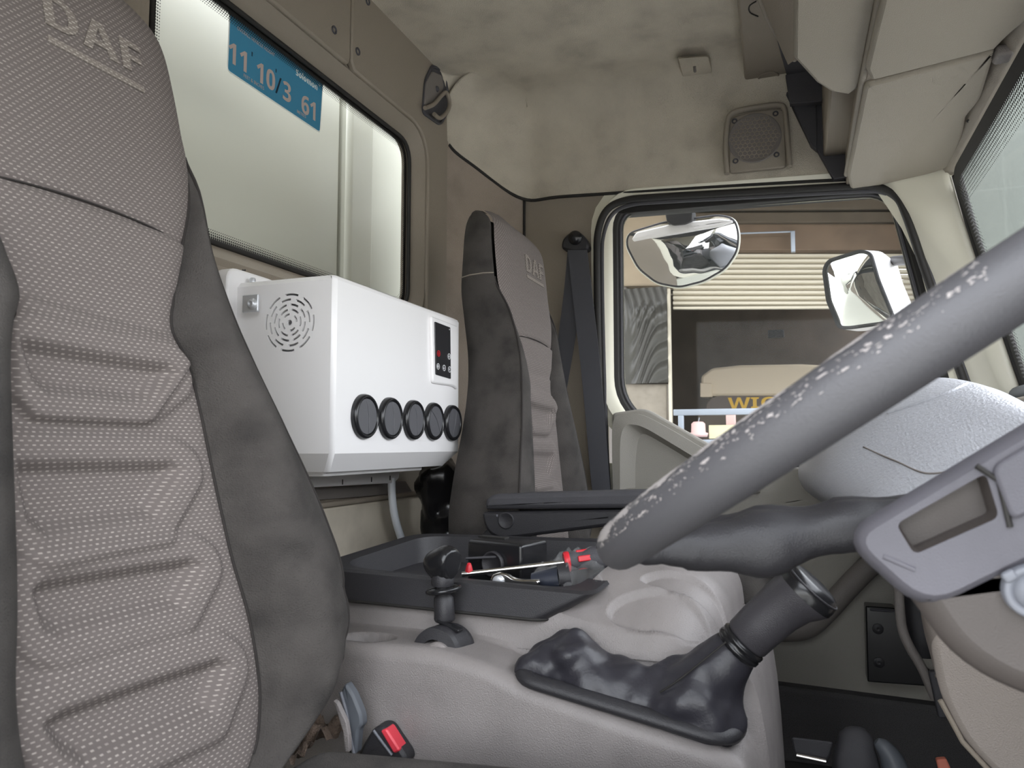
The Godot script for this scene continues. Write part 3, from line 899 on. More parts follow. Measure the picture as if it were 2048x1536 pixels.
	st = mb(); tube(st, rp2, 0.010, 10, false, 0.7); obj("raised_rim", st, M.trim_light, sp)
	st = mb(); slab(st, rounded(onZ([[1458, 346], [1459, 236], [1505, 222], [1558, 217], [1568, 222], [1573, 334]], zs - 0.002), 0.012, 4), Vector3(0, 0, -0.012), 0.003); obj("mounting_plate", st, M.trim_light, sp)
	var sc := Z(1509, 275, zs + 0.004)
	var ax := (Z(1556, 270, zs) - Z(1462, 279, zs)).normalized()
	var ay := Vector3(0, 0, 1).cross(ax)
	var rad := 0.064
	st = mb(); lathe(st, sc + Vector3(0, 0, -0.003), Vector3(0, 0, 1), [[rad + 0.002, 0.0], [rad, 0.002], [rad - 0.002, 0.0006], [0.0001, 0.0006]], 40); obj("cone_cover", st, M.panel_grey, sp)
	st = mb()
	var s := 0.0066
	for j in range(-12, 13):
		for i in range(-12, 13):
			var c := Vector2((i + (0.5 if j % 2 else 0.0)) * s * 1.7320508, j * s * 1.5)
			if c.length() > rad - s * 0.7: continue
			var o := PackedVector3Array(); var q := PackedVector3Array(); var o2 := PackedVector3Array()
			for k in 6:
				var d := Vector2(cos(PI / 6 + k * PI / 3), sin(PI / 6 + k * PI / 3))
				var e := c + d * s * 1.0; var f := c + d * s * 0.80
				o.append(sc + ax * e.x + ay * e.y); o2.append(sc + ax * f.x + ay * f.y); q.append(sc + ax * f.x + ay * f.y + Vector3(0, 0, -0.003))
			strip(st, o, o2, true, 1); strip(st, o2, q, true, 2)
	obj("honeycomb_mesh", st, M.trim_light, sp)
	for q in [[1469, 242], [1551, 227], [1553, 309], [1471, 322]]:
		st = mb(); lathe(st, Z(q[0], q[1], zs + 0.0), Vector3(0, 0, 1), [[0.0075, 0.0], [0.0065, 0.002], [0.004, 0.0005], [0.0035, -0.004], [0.0001, -0.004]], 14); obj("screw", st, M.black_soft, sp)
	# small moulded microphone pocket in the roof
	var mp := thing("ceiling_pocket", "small moulded pocket with a keyhole slot on the roof lining", "pocket", Y(1392, 145, 1.72))
	var top_r := rounded(onY([[1354, 114], [1419, 110], [1430, 168], [1368, 174]], 1.728), 0.008, 4)
	var bot := rounded(onY([[1357, 117], [1416, 113], [1424, 146], [1366, 151]], 1.713), 0.008, 4)
	st = mb(); strip(st, top_r, bot, true, 1); fill(st, bot); obj("housing", st, M.headliner, mp)
	st = mb(); tube(st, onY([[1389, 133], [1390, 143]], 1.712), 0.0035, 8); obj("keyhole", st, M.panel_grey, mp)
	# coat hook on the rear trim
	var ch := thing("coat_hook", "folding plastic coat hook recessed in the upper corner of the rear wall trim", "coat hook", X(872, 195, -0.855))
	var well := rounded(onX([[850, 160], [864, 132], [888, 142], [893, 170], [900, 215], [880, 250], [845, 225]], -0.8635), [0.02, 0.012, 0.02, 0.02, 0.03, 0.02, 0.015], 4)
	st = mb(); strip(st, well, moved(inset(well, 0.006), Vector3(-0.001, 0, 0)), true, 1); fill(st, moved(inset(well, 0.006), Vector3(-0.001, 0, 0))); tube(st, moved(well, Vector3(0.0, 0, 0)), 0.004, 8, true); obj("recess", st, M.black_soft, ch)
	st = mb(); slab(st, rounded(onX([[853, 165], [866, 142], [884, 150], [889, 175], [872, 205], [850, 212]], -0.857), 0.01, 4), Vector3(-0.006, 0, 0), 0.003); obj("cover_flap", st, M.panel_grey, ch)
	st = mb(); tube(st, catmull(onX([[850, 216], [868, 208], [884, 190], [893, 186], [899, 205], [895, 222], [880, 236], [868, 228]], -0.850), 6), 0.0055, 10); obj("hook_loop", st, M.trim, ch)
	st = mb(); lathe(st, X(874, 178, -0.857), Vector3.RIGHT, [[0.008, 0.0], [0.006, 0.004], [0.0001, 0.005]], 14); obj("pivot_pin", st, M.black_soft, ch)

# ---------------------------------------------------------------- passenger door with its window, seals and card
func passenger_door() -> void:
	var st := mb()
	var dr := structure("door_1", "cream framed passenger door with a grey door card")
	var zg := -1.03
	var gl := rounded(onZ([[1246, 428], [1250, 805], [1440, 935], [1912, 912], [1775, 393]], zg), [0.05, 0.07, 0.05, 0.05, 0.055], 6)
	var r1 := moved(inset(gl, -0.014), Vector3(0, 0, 0.022))
	var r2 := moved(inset(gl, -0.024), Vector3(0, 0, 0.026))
	var r3 := moved(inset(gl, -0.034), Vector3(0, 0, 0.040))
	var r4 := moved(inset(gl, -0.056), Vector3(0, 0, 0.044))
	var r5 := moved(inset(gl, -0.064), Vector3(0, 0, 0.034))
	var r6 := moved(inset(gl, -0.085), Vector3(0, 0, 0.030))
	st = mb(); loft(st, [moved(gl, Vector3(0, 0, 0.003)), r1], true, 1); loft(st, [r1, r2], true, 2); obj("window_rubber", st, M.rubber, dr)
	st = mb(); tube(st, moved(inset(gl, -0.006), Vector3(0, 0, 0.012)), 0.004, 6, true); obj("rubber_lip", st, M.black_soft, dr)
	st = mb(); loft(st, [r2, r3, r4], true, 1); loft(st, [r4, r5, r6], true, 2)
	strip(st, moved(inset(gl, -0.085), Vector3(0, 0, -0.02)), moved(gl, Vector3(0, 0, -0.004)), true, 3); strip(st, r6, moved(inset(gl, -0.085), Vector3(0, 0, -0.02)), true, 4)
	obj("painted_frame", st, M.cream, dr)
	st = mb(); slab(st, inset(gl, -0.004), Vector3(0, 0, -0.004), 0.0008); obj("pane", st, M.pane, dr)
	# seal that the door closes on
	st = mb()
	var sl := catmull(onZ([[1212, 1060], [1203, 900], [1197, 700], [1194, 520], [1197, 460], [1214, 420], [1250, 401], [1320, 394], [1500, 384], [1700, 373], [1752, 374], [1790, 392], [1812, 430], [1846, 530], [1884, 640], [1930, 770]], -0.982), 6)
	tube(st, sl, 0.012, 10, false, 0.8)
	obj("door_seal", st, M.rubber, dr)
	st = mb()
	tube(st, moved(sl, Vector3(0.013, -0.012, -0.008)), 0.006, 8)
	obj("seal_lip", st, M.black_soft, dr)
	# door skin and inner card
	st = mb()
	slab(st, rect_z(-0.50, 0.58, -0.5, 0.70, -1.03), Vector3(0, 0, -0.03), 0.004)
	obj("door_skin", st, M.body_white, dr)
	st = mb()
	var card := rounded(onZ([[1224, 1010], [1224, 826], [1290, 816], [1400, 878], [1500, 935], [1960, 935], [1960, 1420], [1224, 1420]], -0.974), [0.001, 0.012, 0.02, 0.02, 0.02, 0.001, 0.001, 0.001], 5)
	slab(st, card, Vector3(0, 0, -0.03), 0.006)
	obj("door_card", st, M.door_grey, dr)
	# raised border round the pull recess, its inner flank slanting to the recess floor
	var o1 := catmull(onZ([[1226, 990], [1224, 900], [1225, 850], [1234, 832], [1256, 826], [1290, 832], [1350, 864], [1440, 916], [1520, 952]], -0.955), 6)
	var o2 := catmull(onZ([[1240, 988], [1240, 900], [1243, 868], [1250, 853], [1263, 849], [1290, 856], [1345, 888], [1430, 938], [1510, 972]], -0.949), 6)
	var o3 := catmull(onZ([[1272, 976], [1272, 930], [1276, 890], [1281, 874], [1287, 869], [1302, 874], [1350, 902], [1430, 950], [1510, 984]], -0.975), 6)
	st = mb()
	strip(st, moved(o1, Vector3(0, 0, -0.03)), o1, false, 1)
	strip(st, o1, o2, false, 2); strip(st, o2, o3, false, 3)
	var b1 := onZ([[1226, 990], [1240, 988], [1272, 976]], -0.97)
	obj("pull_border", st, M.door_grey, dr)
	st = mb()
	tube(st, onZ([[1226, 985], [1300, 982], [1520, 978]], -0.962), 0.010, 8)
	obj("border_sill", st, M.door_grey, dr)
	# bulging map pocket low on the door
	st = mb()
	var ridge := catmull(onZ([[1480, 1255], [1560, 1262], [1612, 1256], [1650, 1225], [1700, 1170], [1745, 1125]], -0.94), 8)
	tube(st, ridge, 0.026, 12)
	obj("pocket_lip", st, M.panel_grey, dr)
	# black bracket screwed to the lower panel
	var bp := thing("bracket_plate", "black bracket plate with two screws low beside the footwell", "bracket", Z(1790, 1290, -0.90))
	st = mb(); slab(st, rounded(onZ([[1731, 1212], [1790, 1216], [1800, 1228], [1802, 1262], [1868, 1374], [1735, 1364]], -0.90), 0.004, 3), Vector3(0, 0, -0.05), 0.003); obj("plate", st, M.black_gloss, bp)
	st = mb(); tube(st, onZ([[1740, 1219], [1790, 1223]], -0.898), 0.003, 6); obj("top_edge", st, M.black_soft, bp)
	for q in [[1756, 1258], [1758, 1325]]:
		st = mb(); lathe(st, Z(q[0], q[1], -0.899), Vector3(0, 0, 1), [[0.012, 0.0], [0.011, 0.002], [0.008, 0.0005], [0.006, 0.004], [0.003, 0.0035], [0.0001, 0.002]], 16); obj("screw", st, M.black, bp)
	# mirrors outside the door
	var km := thing("kerb_mirror", "white backed wide kerb mirror hanging above the passenger window", "mirror", Z(1366, 440, -1.28))
	var zk := -1.28
	var outl := rounded(onZ([[1254, 492], [1260, 470], [1330, 450], [1440, 436], [1470, 442], [1478, 470], [1474, 502], [1450, 534], [1405, 558], [1355, 570], [1310, 562], [1275, 535]], zk), 0.02, 4)
	var center := Vector3.ZERO
	for p in outl: center += p / outl.size()
	var tilt := func(p: Vector3, back: float) -> Vector3:    # the glass leans out at the top: it looks down at the kerb
		return p + Vector3(0, 0, (p.y - center.y) * 0.35 + back)
	var rg := []
	for k in 7:
		var t := k / 6.0
		var ring := PackedVector3Array()
		for p in outl:
			var q := center.lerp(p, maxf(t, 0.001))
			ring.append(tilt.call(q, 0.030 * (1.0 - t * t)))
		rg.append(ring)
	st = mb(); loft(st, rg); obj("mirror_glass", st, M.mirror, km)
	var bk := []
	for q in [[1.0, -0.001], [1.03, -0.004], [1.04, -0.012], [1.0, -0.035], [0.8, -0.065], [0.4, -0.08], [0.001, -0.082]]:
		var ring := PackedVector3Array()
		for p in outl: ring.append(tilt.call(center.lerp(p, q[0]), q[1]))
		bk.append(ring)
	st = mb(); loft(st, bk); obj("housing", st, M.body_white, km)
	st = mb(); tube(st, rg[6], 0.003, 6, true); obj("rim", st, M.black_soft, km)
	var br := []
	var head := outl.slice(12, 22)
	st = mb(); slab(st, rounded(onZ([[1262, 480], [1272, 464], [1350, 446], [1440, 436], [1468, 441], [1440, 452], [1350, 468]], zk + 0.045), 0.008, 3), Vector3(0, 0, -0.08), 0.004); obj("hood", st, M.white, km)
	st = mb(); slab(st, rounded(onZ([[1328, 415], [1387, 415], [1385, 440], [1370, 447], [1345, 449], [1333, 442]], zk + 0.06), 0.006, 3), Vector3(0, 0, -0.06), 0.004); obj("mount", st, M.black, km)
	st = mb(); tube(st, PackedVector3Array([Z(1357, 430, zk + 0.03), Z(1357, 418, -1.2) + Vector3(0, 0.05, 0), Vector3(Z(1357, 400, -1.08).x, 1.44, -1.045)]), 0.014, 8); obj("arm", st, M.black, km)
	# wide angle mirror ahead of the door
	var wm := thing("wing_mirror", "square convex wing mirror in a white housing ahead of the passenger window", "mirror", Z(1730, 660, -1.32))
	var c0 := Z(1712, 585, -1.32)
	var ux := (Z(1760, 640, -1.25) - Z(1655, 550, -1.38)); ux.y = 0; ux = ux.normalized()      # across the glass
	ux = Vector3(0.72, 0, 0.69).normalized()
	var uy := Vector3(-0.02, 1, 0).normalized()
	var un := ux.cross(uy).normalized()
	if un.dot(EYE - c0) < 0: un = -un
	var hit := func(a: float, b: float) -> Vector3:      # where that sight line meets the mirror's own plane
		var d := ray(a, b)
		return EYE + d * ((c0 - EYE).dot(un) / d.dot(un))
	var mo := PackedVector3Array()
	for q in [[1652, 540], [1660, 525], [1722, 506], [1738, 510], [1752, 560], [1782, 634], [1770, 642], [1700, 652], [1682, 652], [1660, 600]]: mo.append(hit.call(q[0], q[1]))
	mo = rounded(mo, 0.012, 4)
	var mc := Vector3.ZERO
	for p in mo: mc += p / mo.size()
	rg = []
	for k in 7:
		var t := k / 6.0
		var ring := PackedVector3Array()
		for p in mo: ring.append(mc.lerp(p, maxf(t, 0.001)) + un * 0.022 * (1.0 - t * t))
		rg.append(ring)
	st = mb(); loft(st, rg); obj("mirror_glass", st, M.mirror, wm)
	st = mb()
	var ra := moved(mo, un * -0.001); var rb := moved(inset(mo, -0.010), un * 0.006); var rc := moved(inset(mo, -0.016), un * -0.004)
	var rb2 := moved(inset(mo, 0.010), un * 0.006)
	var bow := rb if rb[0].distance_to(mc) > rb2[0].distance_to(mc) else rb2
	loft(st, [ra, bow, moved(bow, -un * 0.012)]); obj("rim", st, M.black, wm)
	st = mb()
	var h1 := moved(bow, -un * 0.010); var h2 := PackedVector3Array(); var h3 := PackedVector3Array()
	for p in h1:
		h2.append(mc + (p - mc) * 1.02 - un * 0.05); h3.append(mc + (p - mc) * 0.85 - un * 0.11)
	var h4 := PackedVector3Array()
	for p in h3: h4.append(mc - un * 0.12 + (p - mc) * 0.02)
	loft(st, [h1, h2, h3, h4]); obj("housing", st, M.white, wm)
	st = mb(); tube(st, PackedVector3Array([mc - un * 0.08 + Vector3(0.05, 0.09, 0), Z(1815, 520, -1.2), Z(1880, 540, -1.06)]), 0.014, 8); obj("arm", st, M.black, wm)

# ================================================================ the things in the cab
func objects() -> void:
	seats()
	air_unit()
	console()
	driving_controls()

# signed distance to a flat outline, negative inside
func outline_distance(p: Vector2, q: PackedVector2Array) -> float:
	var d := 1e9; var s := 1.0
	var n := q.size()
	for i in n:
		var a := q[i]; var b := q[(i + n - 1) % n]
		var e := b - a; var w := p - a
		var c := w - e * clampf(w.dot(e) / e.dot(e), 0, 1)
		d = minf(d, c.length_squared())
		var c1 := p.y >= a.y; var c2 := p.y < b.y; var c3 := e.x * w.y > e.y * w.x
		if (c1 and c2 and c3) or (not c1 and not c2 and not c3): s = -s
	return s * sqrt(d)

const HALF_SEAM := [[0.42, 0.085], [0.455, 0.114], [0.50, 0.130], [0.567, 0.132], [0.63, 0.122], [0.70, 0.116], [0.78, 0.112], [0.82, 0.108], [0.85, 0.100], [0.872, 0.090], [0.90, 0.097], [0.956, 0.119], [1.02, 0.146], [1.09, 0.166], [1.13, 0.167], [1.18, 0.166], [1.226, 0.162], [1.26, 0.150], [1.29, 0.124], [1.31, 0.088], [1.32, 0.035]]
const HALF_SIDE := [[0.42, 0.10], [0.44, 0.14], [0.475, 0.19], [0.51, 0.225], [0.55, 0.248], [0.61, 0.252], [0.652, 0.242], [0.71, 0.222], [0.772, 0.196], [0.833, 0.172], [0.90, 0.152], [0.959, 0.146], [1.02, 0.156], [1.09, 0.172], [1.18, 0.172], [1.226, 0.168], [1.26, 0.156], [1.29, 0.130], [1.31, 0.093], [1.32, 0.04]]
const PROUD := [[0.42, 0.02], [0.50, 0.055], [0.65, 0.06], [0.78, 0.055], [0.84, 0.048], [0.92, 0.038], [0.98, 0.024], [1.05, 0.006], [1.09, -0.006], [1.2, -0.012], [1.32, -0.02]]
const PADS := [
	[[0.092, 0.835], [-0.066, 0.829], [-0.075, 0.822], [-0.038, 0.799], [-0.022, 0.795], [0.073, 0.797], [0.085, 0.806]],
	[[0.103, 0.868], [0.075, 0.879], [-0.082, 0.866], [-0.100, 0.835], [-0.042, 0.772], [-0.029, 0.769], [0.09, 0.770], [0.105, 0.790]],
	[[0.104, 0.734], [-0.059, 0.730], [-0.068, 0.725], [-0.030, 0.684], [0.085, 0.680], [0.100, 0.691]],
	[[0.103, 0.636], [0.095, 0.640], [-0.064, 0.635], [-0.073, 0.629], [-0.043, 0.599], [0.083, 0.602], [0.098, 0.610]],
	[[0.108, 0.540], [0.093, 0.543], [-0.076, 0.539], [-0.085, 0.532], [-0.053, 0.502], [0.081, 0.506], [0.097, 0.519]]]

func seat(o: Node3D, x62: float, slope: float, z0: float, cloth: Material, logo_m: Material, rows: int, cols: int, proud := 1.0, head_k := 1.0) -> void:
	var hy := func(y: float) -> float: return y if y < 0.95 else 0.95 + (y - 0.95) * head_k
	var px := func(y: float) -> float: return x62 - slope * (y - 0.62)
	var polys := []
	for q in PADS:
		var l := PackedVector2Array()
		for p in q: l.append(Vector2(p[0], p[1]))
		polys.append(l)
	# woven middle with moulded pads
	var rings := []; var uvs := []
	for j in rows + 1:
		var y := lerpf(0.42, 1.32, float(j) / rows)
		var hs := table(HALF_SEAM, y)
		var ring := PackedVector3Array(); var uv := PackedVector2Array()
		var head := smoothstep(1.02, 1.12, y)
		var roll := smoothstep(1.22, 1.33, y); roll = 0.055 * roll * roll
		for i in cols + 1:
			var t := i * 2.0 / cols - 1.0
			var z := hs * t
			var h := 0.0
			if y < 0.90:
				for k in polys.size():
					var d := outline_distance(Vector2(z, y), polys[k])
					if k == 1: h += 0.007 * (1.0 - smoothstep(-0.006, 0.006, d)) - 0.003 * exp(-pow(d / 0.004, 2))
					else:
						h -= 0.010 * (1.0 - smoothstep(-0.009, 0.002, d))
						h += 0.007 * smoothstep(-0.002, 0.008, d) * (1.0 - smoothstep(0.022, 0.034, d))
			h += 0.004 * smoothstep(0.90, 0.93, y) * (1.0 - smoothstep(0.975, 0.985, y)) 
			h -= 0.0045 * exp(-pow((y - 0.988 + 0.01 * t * t) / 0.0035, 2))       # seam under the headrest
			h -= (0.006 * (1.0 - head)) * pow(absf(t), 10)
			h -= head * 0.014 * pow(absf(t), 6) + roll
			h -= 0.012 * (1.0 - t * t) * (1.0 - smoothstep(0.75, 1.0, y)) * smoothstep(0.45, 0.6, y)
			ring.append(Vector3(px.call(y) + h * (1.0 if h > 0 or y > 0.9 else proud), hy.call(y), z0 + z))
			uv.append(Vector2(z / 0.058, y / 0.066))
		rings.append(ring); uvs.append(uv)
	var st := mb()
	uvloft(st, rings, uvs)
	var back := obj("backrest", st, cloth, o)
	# side bolsters in suede cloth, one each side, and the dark seam beside them
	for sg in [1.0, -1.0]:
		rings = []
		var seam := PackedVector3Array(); var pipe := PackedVector3Array()
		var wing := []
		for j in 111:
			var y := lerpf(0.42, 1.32, j / 110.0)
			var hs := table(HALF_SEAM, y); var ho := maxf(table(HALF_SIDE, y), hs + 0.004)
			var pr := table(PROUD, y) * proud
			var head := smoothstep(1.02, 1.12, y)
			var roll := smoothstep(1.22, 1.33, y); roll = 0.055 * roll * roll
			var x0: float = px.call(y) - head * 0.014 - roll
			var ring := PackedVector3Array()
			for i in 17:
				var t := i / 16.0
				var hump := pr * (sin(pow(t, 0.75) * PI * 0.78) if pr > 0 else t)
				var fold := 0.0
				if y < 0.72 and sg < 0: fold = -0.0035 * exp(-pow((y - 0.655 + t * 0.075) / 0.010, 2)) - 0.003 * exp(-pow((y - 0.575 + t * 0.05) / 0.009, 2)) - 0.002 * exp(-pow((y - 0.53 + t * 0.03) / 0.008, 2))
				ring.append(Vector3(x0 - 0.006 * (1.0 - t) + hump + fold * smoothstep(0.0, 0.3, t), hy.call(y), z0 + sg * lerpf(hs, ho, t)))
			rings.append(ring)
			seam.append(Vector3(x0 - 0.005, hy.call(y), z0 + sg * hs))
			var e := ring[16]
			pipe.append(e)
			var w := PackedVector3Array()
			var xb: float = px.call(y) - 0.125 - 0.03 * smoothstep(0.9, 0.5, y) + 0.035 * smoothstep(0.95, 1.3, y)
			xb = minf(xb, e.x - 0.004)
			for q in [[0.0, 0.0], [0.08, 0.002], [0.25, 0.004], [0.62, -0.004], [0.90, -0.02], [0.98, -0.05]]:
				w.append(Vector3(lerpf(e.x, xb, q[0]), e.y, z0 + sg * maxf(ho + q[1], 0.01)))
			w.append(Vector3(xb, e.y, z0))
			wing.append(w)
		st = mb(); loft(st, rings, false)
		var bo := obj("bolster", st, M.suede, o)
		st = mb(); loft(st, wing, false)
		obj("side_cover", st, M.suede, o)
		var hs_line := PackedVector3Array()
		for p in wing[86].slice(0, 5): hs_line.append(p + Vector3(0, 0, sg * 0.0006))
		st = mb(); tube(st, hs_line, 0.0014, 5); obj("head_side_seam", st, M.stitch, bo)
		st = mb(); tube(st, seam.slice(3, 86), 0.0017, 6); obj("seam", st, M.stitch_dark, bo)
		st = mb(); tube(st, pipe.slice(8, 84), 0.0022, 6); obj("piping", st, M.stitch_dark, bo)
	# seam across under the headrest, and the woven maker's mark
	var line := PackedVector3Array()
	for i in 31:
		var t := i / 15.0 - 1.0
		line.append(Vector3(px.call(0.988) - 0.0015 - 0.012 * pow(absf(t), 8), hy.call(0.988 - 0.01 * t * t), z0 + 0.130 * t))
	st = mb(); tube(st, line, 0.0012, 5); obj("head_seam", st, M.stitch_dark, back)
	var upv := Vector3(-slope, 1, 0).normalized()
	var b := Basis(Vector3(0, 0, -1), upv, Vector3(0, 0, -1).cross(upv))
	var at := Vector3(px.call(1.186) + 0.0012, hy.call(1.186), z0 - 0.042)
	letters("lettering", "DAF", Transform3D(Basis(b.x * 1.30, b.y, b.z), at), 0.054, 0.0014, logo_m, back)
	st = mb(); rbox(st, Transform3D(b, Vector3(px.call(1.152) + 0.0006, hy.call(1.152), z0 - 0.042)), Vector3(0.120, 0.008, 0.0016), 0.0005); obj("woven_bar", st, logo_m, back)

func seats() -> void:
	var tx := fabric_texture(c8(106, 98, 95), c8(176, 168, 160), 8, 18)
	var cl := StandardMaterial3D.new()
	cl.resource_name = "woven_cloth"; cl.albedo_texture = tx[0]; cl.roughness = 0.95
	cl.heightmap_enabled = true; cl.heightmap_texture = tx[1]; cl.heightmap_scale = 0.03
	M["woven"] = cl
	var ds := thing("driver_seat", "grey driver's seat in the foreground with moulded woven backrest and dark suede bolsters", "seat", Vector3(-0.3, 0.0, 0.525))
	seat(ds, -0.555, 0.25, 0.525, cl, M.logo, 300, 130)
	var st := mb()
	rbox(st, Transform3D(Basis(Vector3(0, 0, 1), 0.06), Vector3(-0.235, 0.375, 0.525)), Vector3(0.58, 0.13, 0.45), 0.055, 6)
	var cu := obj("seat_cushion", st, M.suede, ds)
	st = mb(); rbox(st, Transform3D(Basis(), Vector3(-0.28, 0.20, 0.525)), Vector3(0.44, 0.24, 0.36), 0.02); obj("pedestal", st, M.black, ds)
	st = mb(); rbox(st, Transform3D(Basis(), Vector3(-0.28, 0.05, 0.525)), Vector3(0.46, 0.10, 0.38), 0.008); obj("base", st, M.black, ds)
	var ps := thing("passenger_seat", "grey passenger seat by the far door with a slim headrest and a folded down armrest", "seat", Vector3(-0.3, 0.0, -0.54))
	seat(ps, -0.512, 0.085, -0.535, cl, M.logo, 200, 70, 0.55, 0.86)
	st = mb(); rbox(st, Transform3D(Basis(), Vector3(-0.31, 0.455, -0.535)), Vector3(0.52, 0.15, 0.48), 0.05, 5); obj("seat_cushion", st, M.suede, ps)
	st = mb(); rbox(st, Transform3D(Basis(), Vector3(-0.31, 0.20, -0.535)), Vector3(0.42, 0.40, 0.38), 0.01); obj("pedestal", st, M.black, ps)
	for q in [[[1392, 1166], [1388, 1186], [1398, 1198]], [[1438, 1170], [1428, 1194], [1412, 1199]]]:
		st = mb(); tube(st, onZ(q, -0.293), 0.0015, 5); obj("cover_seam", st, M.suede_light, ps)
	# armrest
	var za := -0.262
	st = mb()
	slab(st, rounded(onZ([[968, 1019], [970, 1000], [985, 989], [1340, 980], [1352, 990], [1352, 1012], [1340, 1016]], za), 0.006, 4), Vector3(0, 0, -0.065), 0.008)
	var ar := obj("armrest", st, M.black_soft, ps)
	st = mb()
	slab(st, rounded(onZ([[962, 1024], [1345, 1018], [1340, 1030], [1240, 1050], [1050, 1074], [1000, 1080], [975, 1066], [965, 1045]], za - 0.003), 0.012, 4), Vector3(0, 0, -0.058), 0.006)
	obj("arm_body", st, M.black, ar)
	st = mb(); lathe(st, Z(1012, 1041, za - 0.002), Vector3(0, 0, 1), [[0.0155, -0.004], [0.0155, 0.0015], [0.0135, 0.0022], [0.012, 0.0008], [0.0001, 0.0008]], 24); obj("pivot_cap", st, M.black, ar)
	st = mb(); rbox(st, Transform3D(Basis(), Z(994, 1031, za - 0.002)), Vector3(0.003, 0.004, 0.002), 0.0006); obj("rivet", st, M.pale_plastic, ar)
	st = mb(); lathe(st, Z(985, 1078, za - 0.02), Vector3(0, 0, 1), [[0.02, -0.05], [0.02, 0.004], [0.016, 0.007], [0.0001, 0.007]], 18); obj("hinge", st, M.black, ar)
	# belt on the door pillar
	var bl := thing("seat_belt", "black passenger seat belt hanging from its anchor on the door pillar", "seat belt", Z(1150, 980, -0.95))
	var an := Z(1149, 482, -0.97)
	st = mb(); slab(st, rounded(onZ([[1122, 498], [1124, 478], [1140, 463], [1160, 463], [1176, 482], [1178, 499], [1150, 504]], -0.965), 0.012, 4), Vector3(0, 0, -0.03), 0.006); obj("anchor", st, M.black, bl)
	st = mb(); lathe(st, Z(1151, 476, -0.964), Vector3(0, 0, 1), [[0.02, 0.0], [0.019, 0.008], [0.012, 0.014], [0.0001, 0.015]], 20); obj("anchor_cap", st, M.black_gloss, bl)
	st = mb()
	var L := catmull(onZ([[1135, 502], [1128, 580], [1116, 680], [1104, 800]], -0.955), 8); var R := catmull(onZ([[1172, 502], [1164, 580], [1150, 680], [1125, 825]], -0.955), 8)
	webbing(st, L, R); obj("lap_strap", st, M.webbing, bl)
	st = mb()
	L = catmull(onZ([[1135, 500], [1146, 600], [1164, 760], [1182, 960], [1188, 1010]], -0.945), 8); R = catmull(onZ([[1174, 500], [1186, 600], [1203, 760], [1219, 960], [1222, 1010]], -0.948), 8)
	webbing(st, L, R); obj("shoulder_strap", st, M.webbing, bl)
	# black plastic bag stuffed behind the passenger seat
	var nz := FastNoiseLite.new(); nz.seed = 3; nz.frequency = 14.0; nz.fractal_octaves = 3
	st = mb()
	var ba := X(880, 960, -0.79); var bb := X(905, 1090, -0.78)
	skin(st, Vector3(-0.90, 0.42, -0.80), Vector3(-0.66, 0.74, -0.38), 0.011, func(p: Vector3) -> float: return smin(cap(p, ba, bb, 0.055, 0.06), cap(p, bb, bb + Vector3(0.01, -0.05, -0.08), 0.07, 0.06), 0.03) + 0.016 * nz.get_noise_3dv(p))
	tag(obj("plastic_bag", st, M.black_gloss), "crumpled shiny black plastic bag stuffed behind the passenger seat", "bag")

func webbing(st: SurfaceTool, l: PackedVector3Array, r: PackedVector3Array) -> void:
	var l2 := PackedVector3Array(); var r2 := PackedVector3Array()
	for i in l.size():
		l2.append(l[i] + Vector3(0, 0, -0.002)); r2.append(r[i] + Vector3(0, 0, -0.002))
	loft(st, [l, r], false, 1); loft(st, [r, r2], false, 2); loft(st, [r2, l2], false, 3); loft(st, [l2, l], false, 4)
	quad(st, l[-1], r[-1], r2[-1], l2[-1], -1); quad(st, l[0], r[0], r2[0], l2[0], -1)

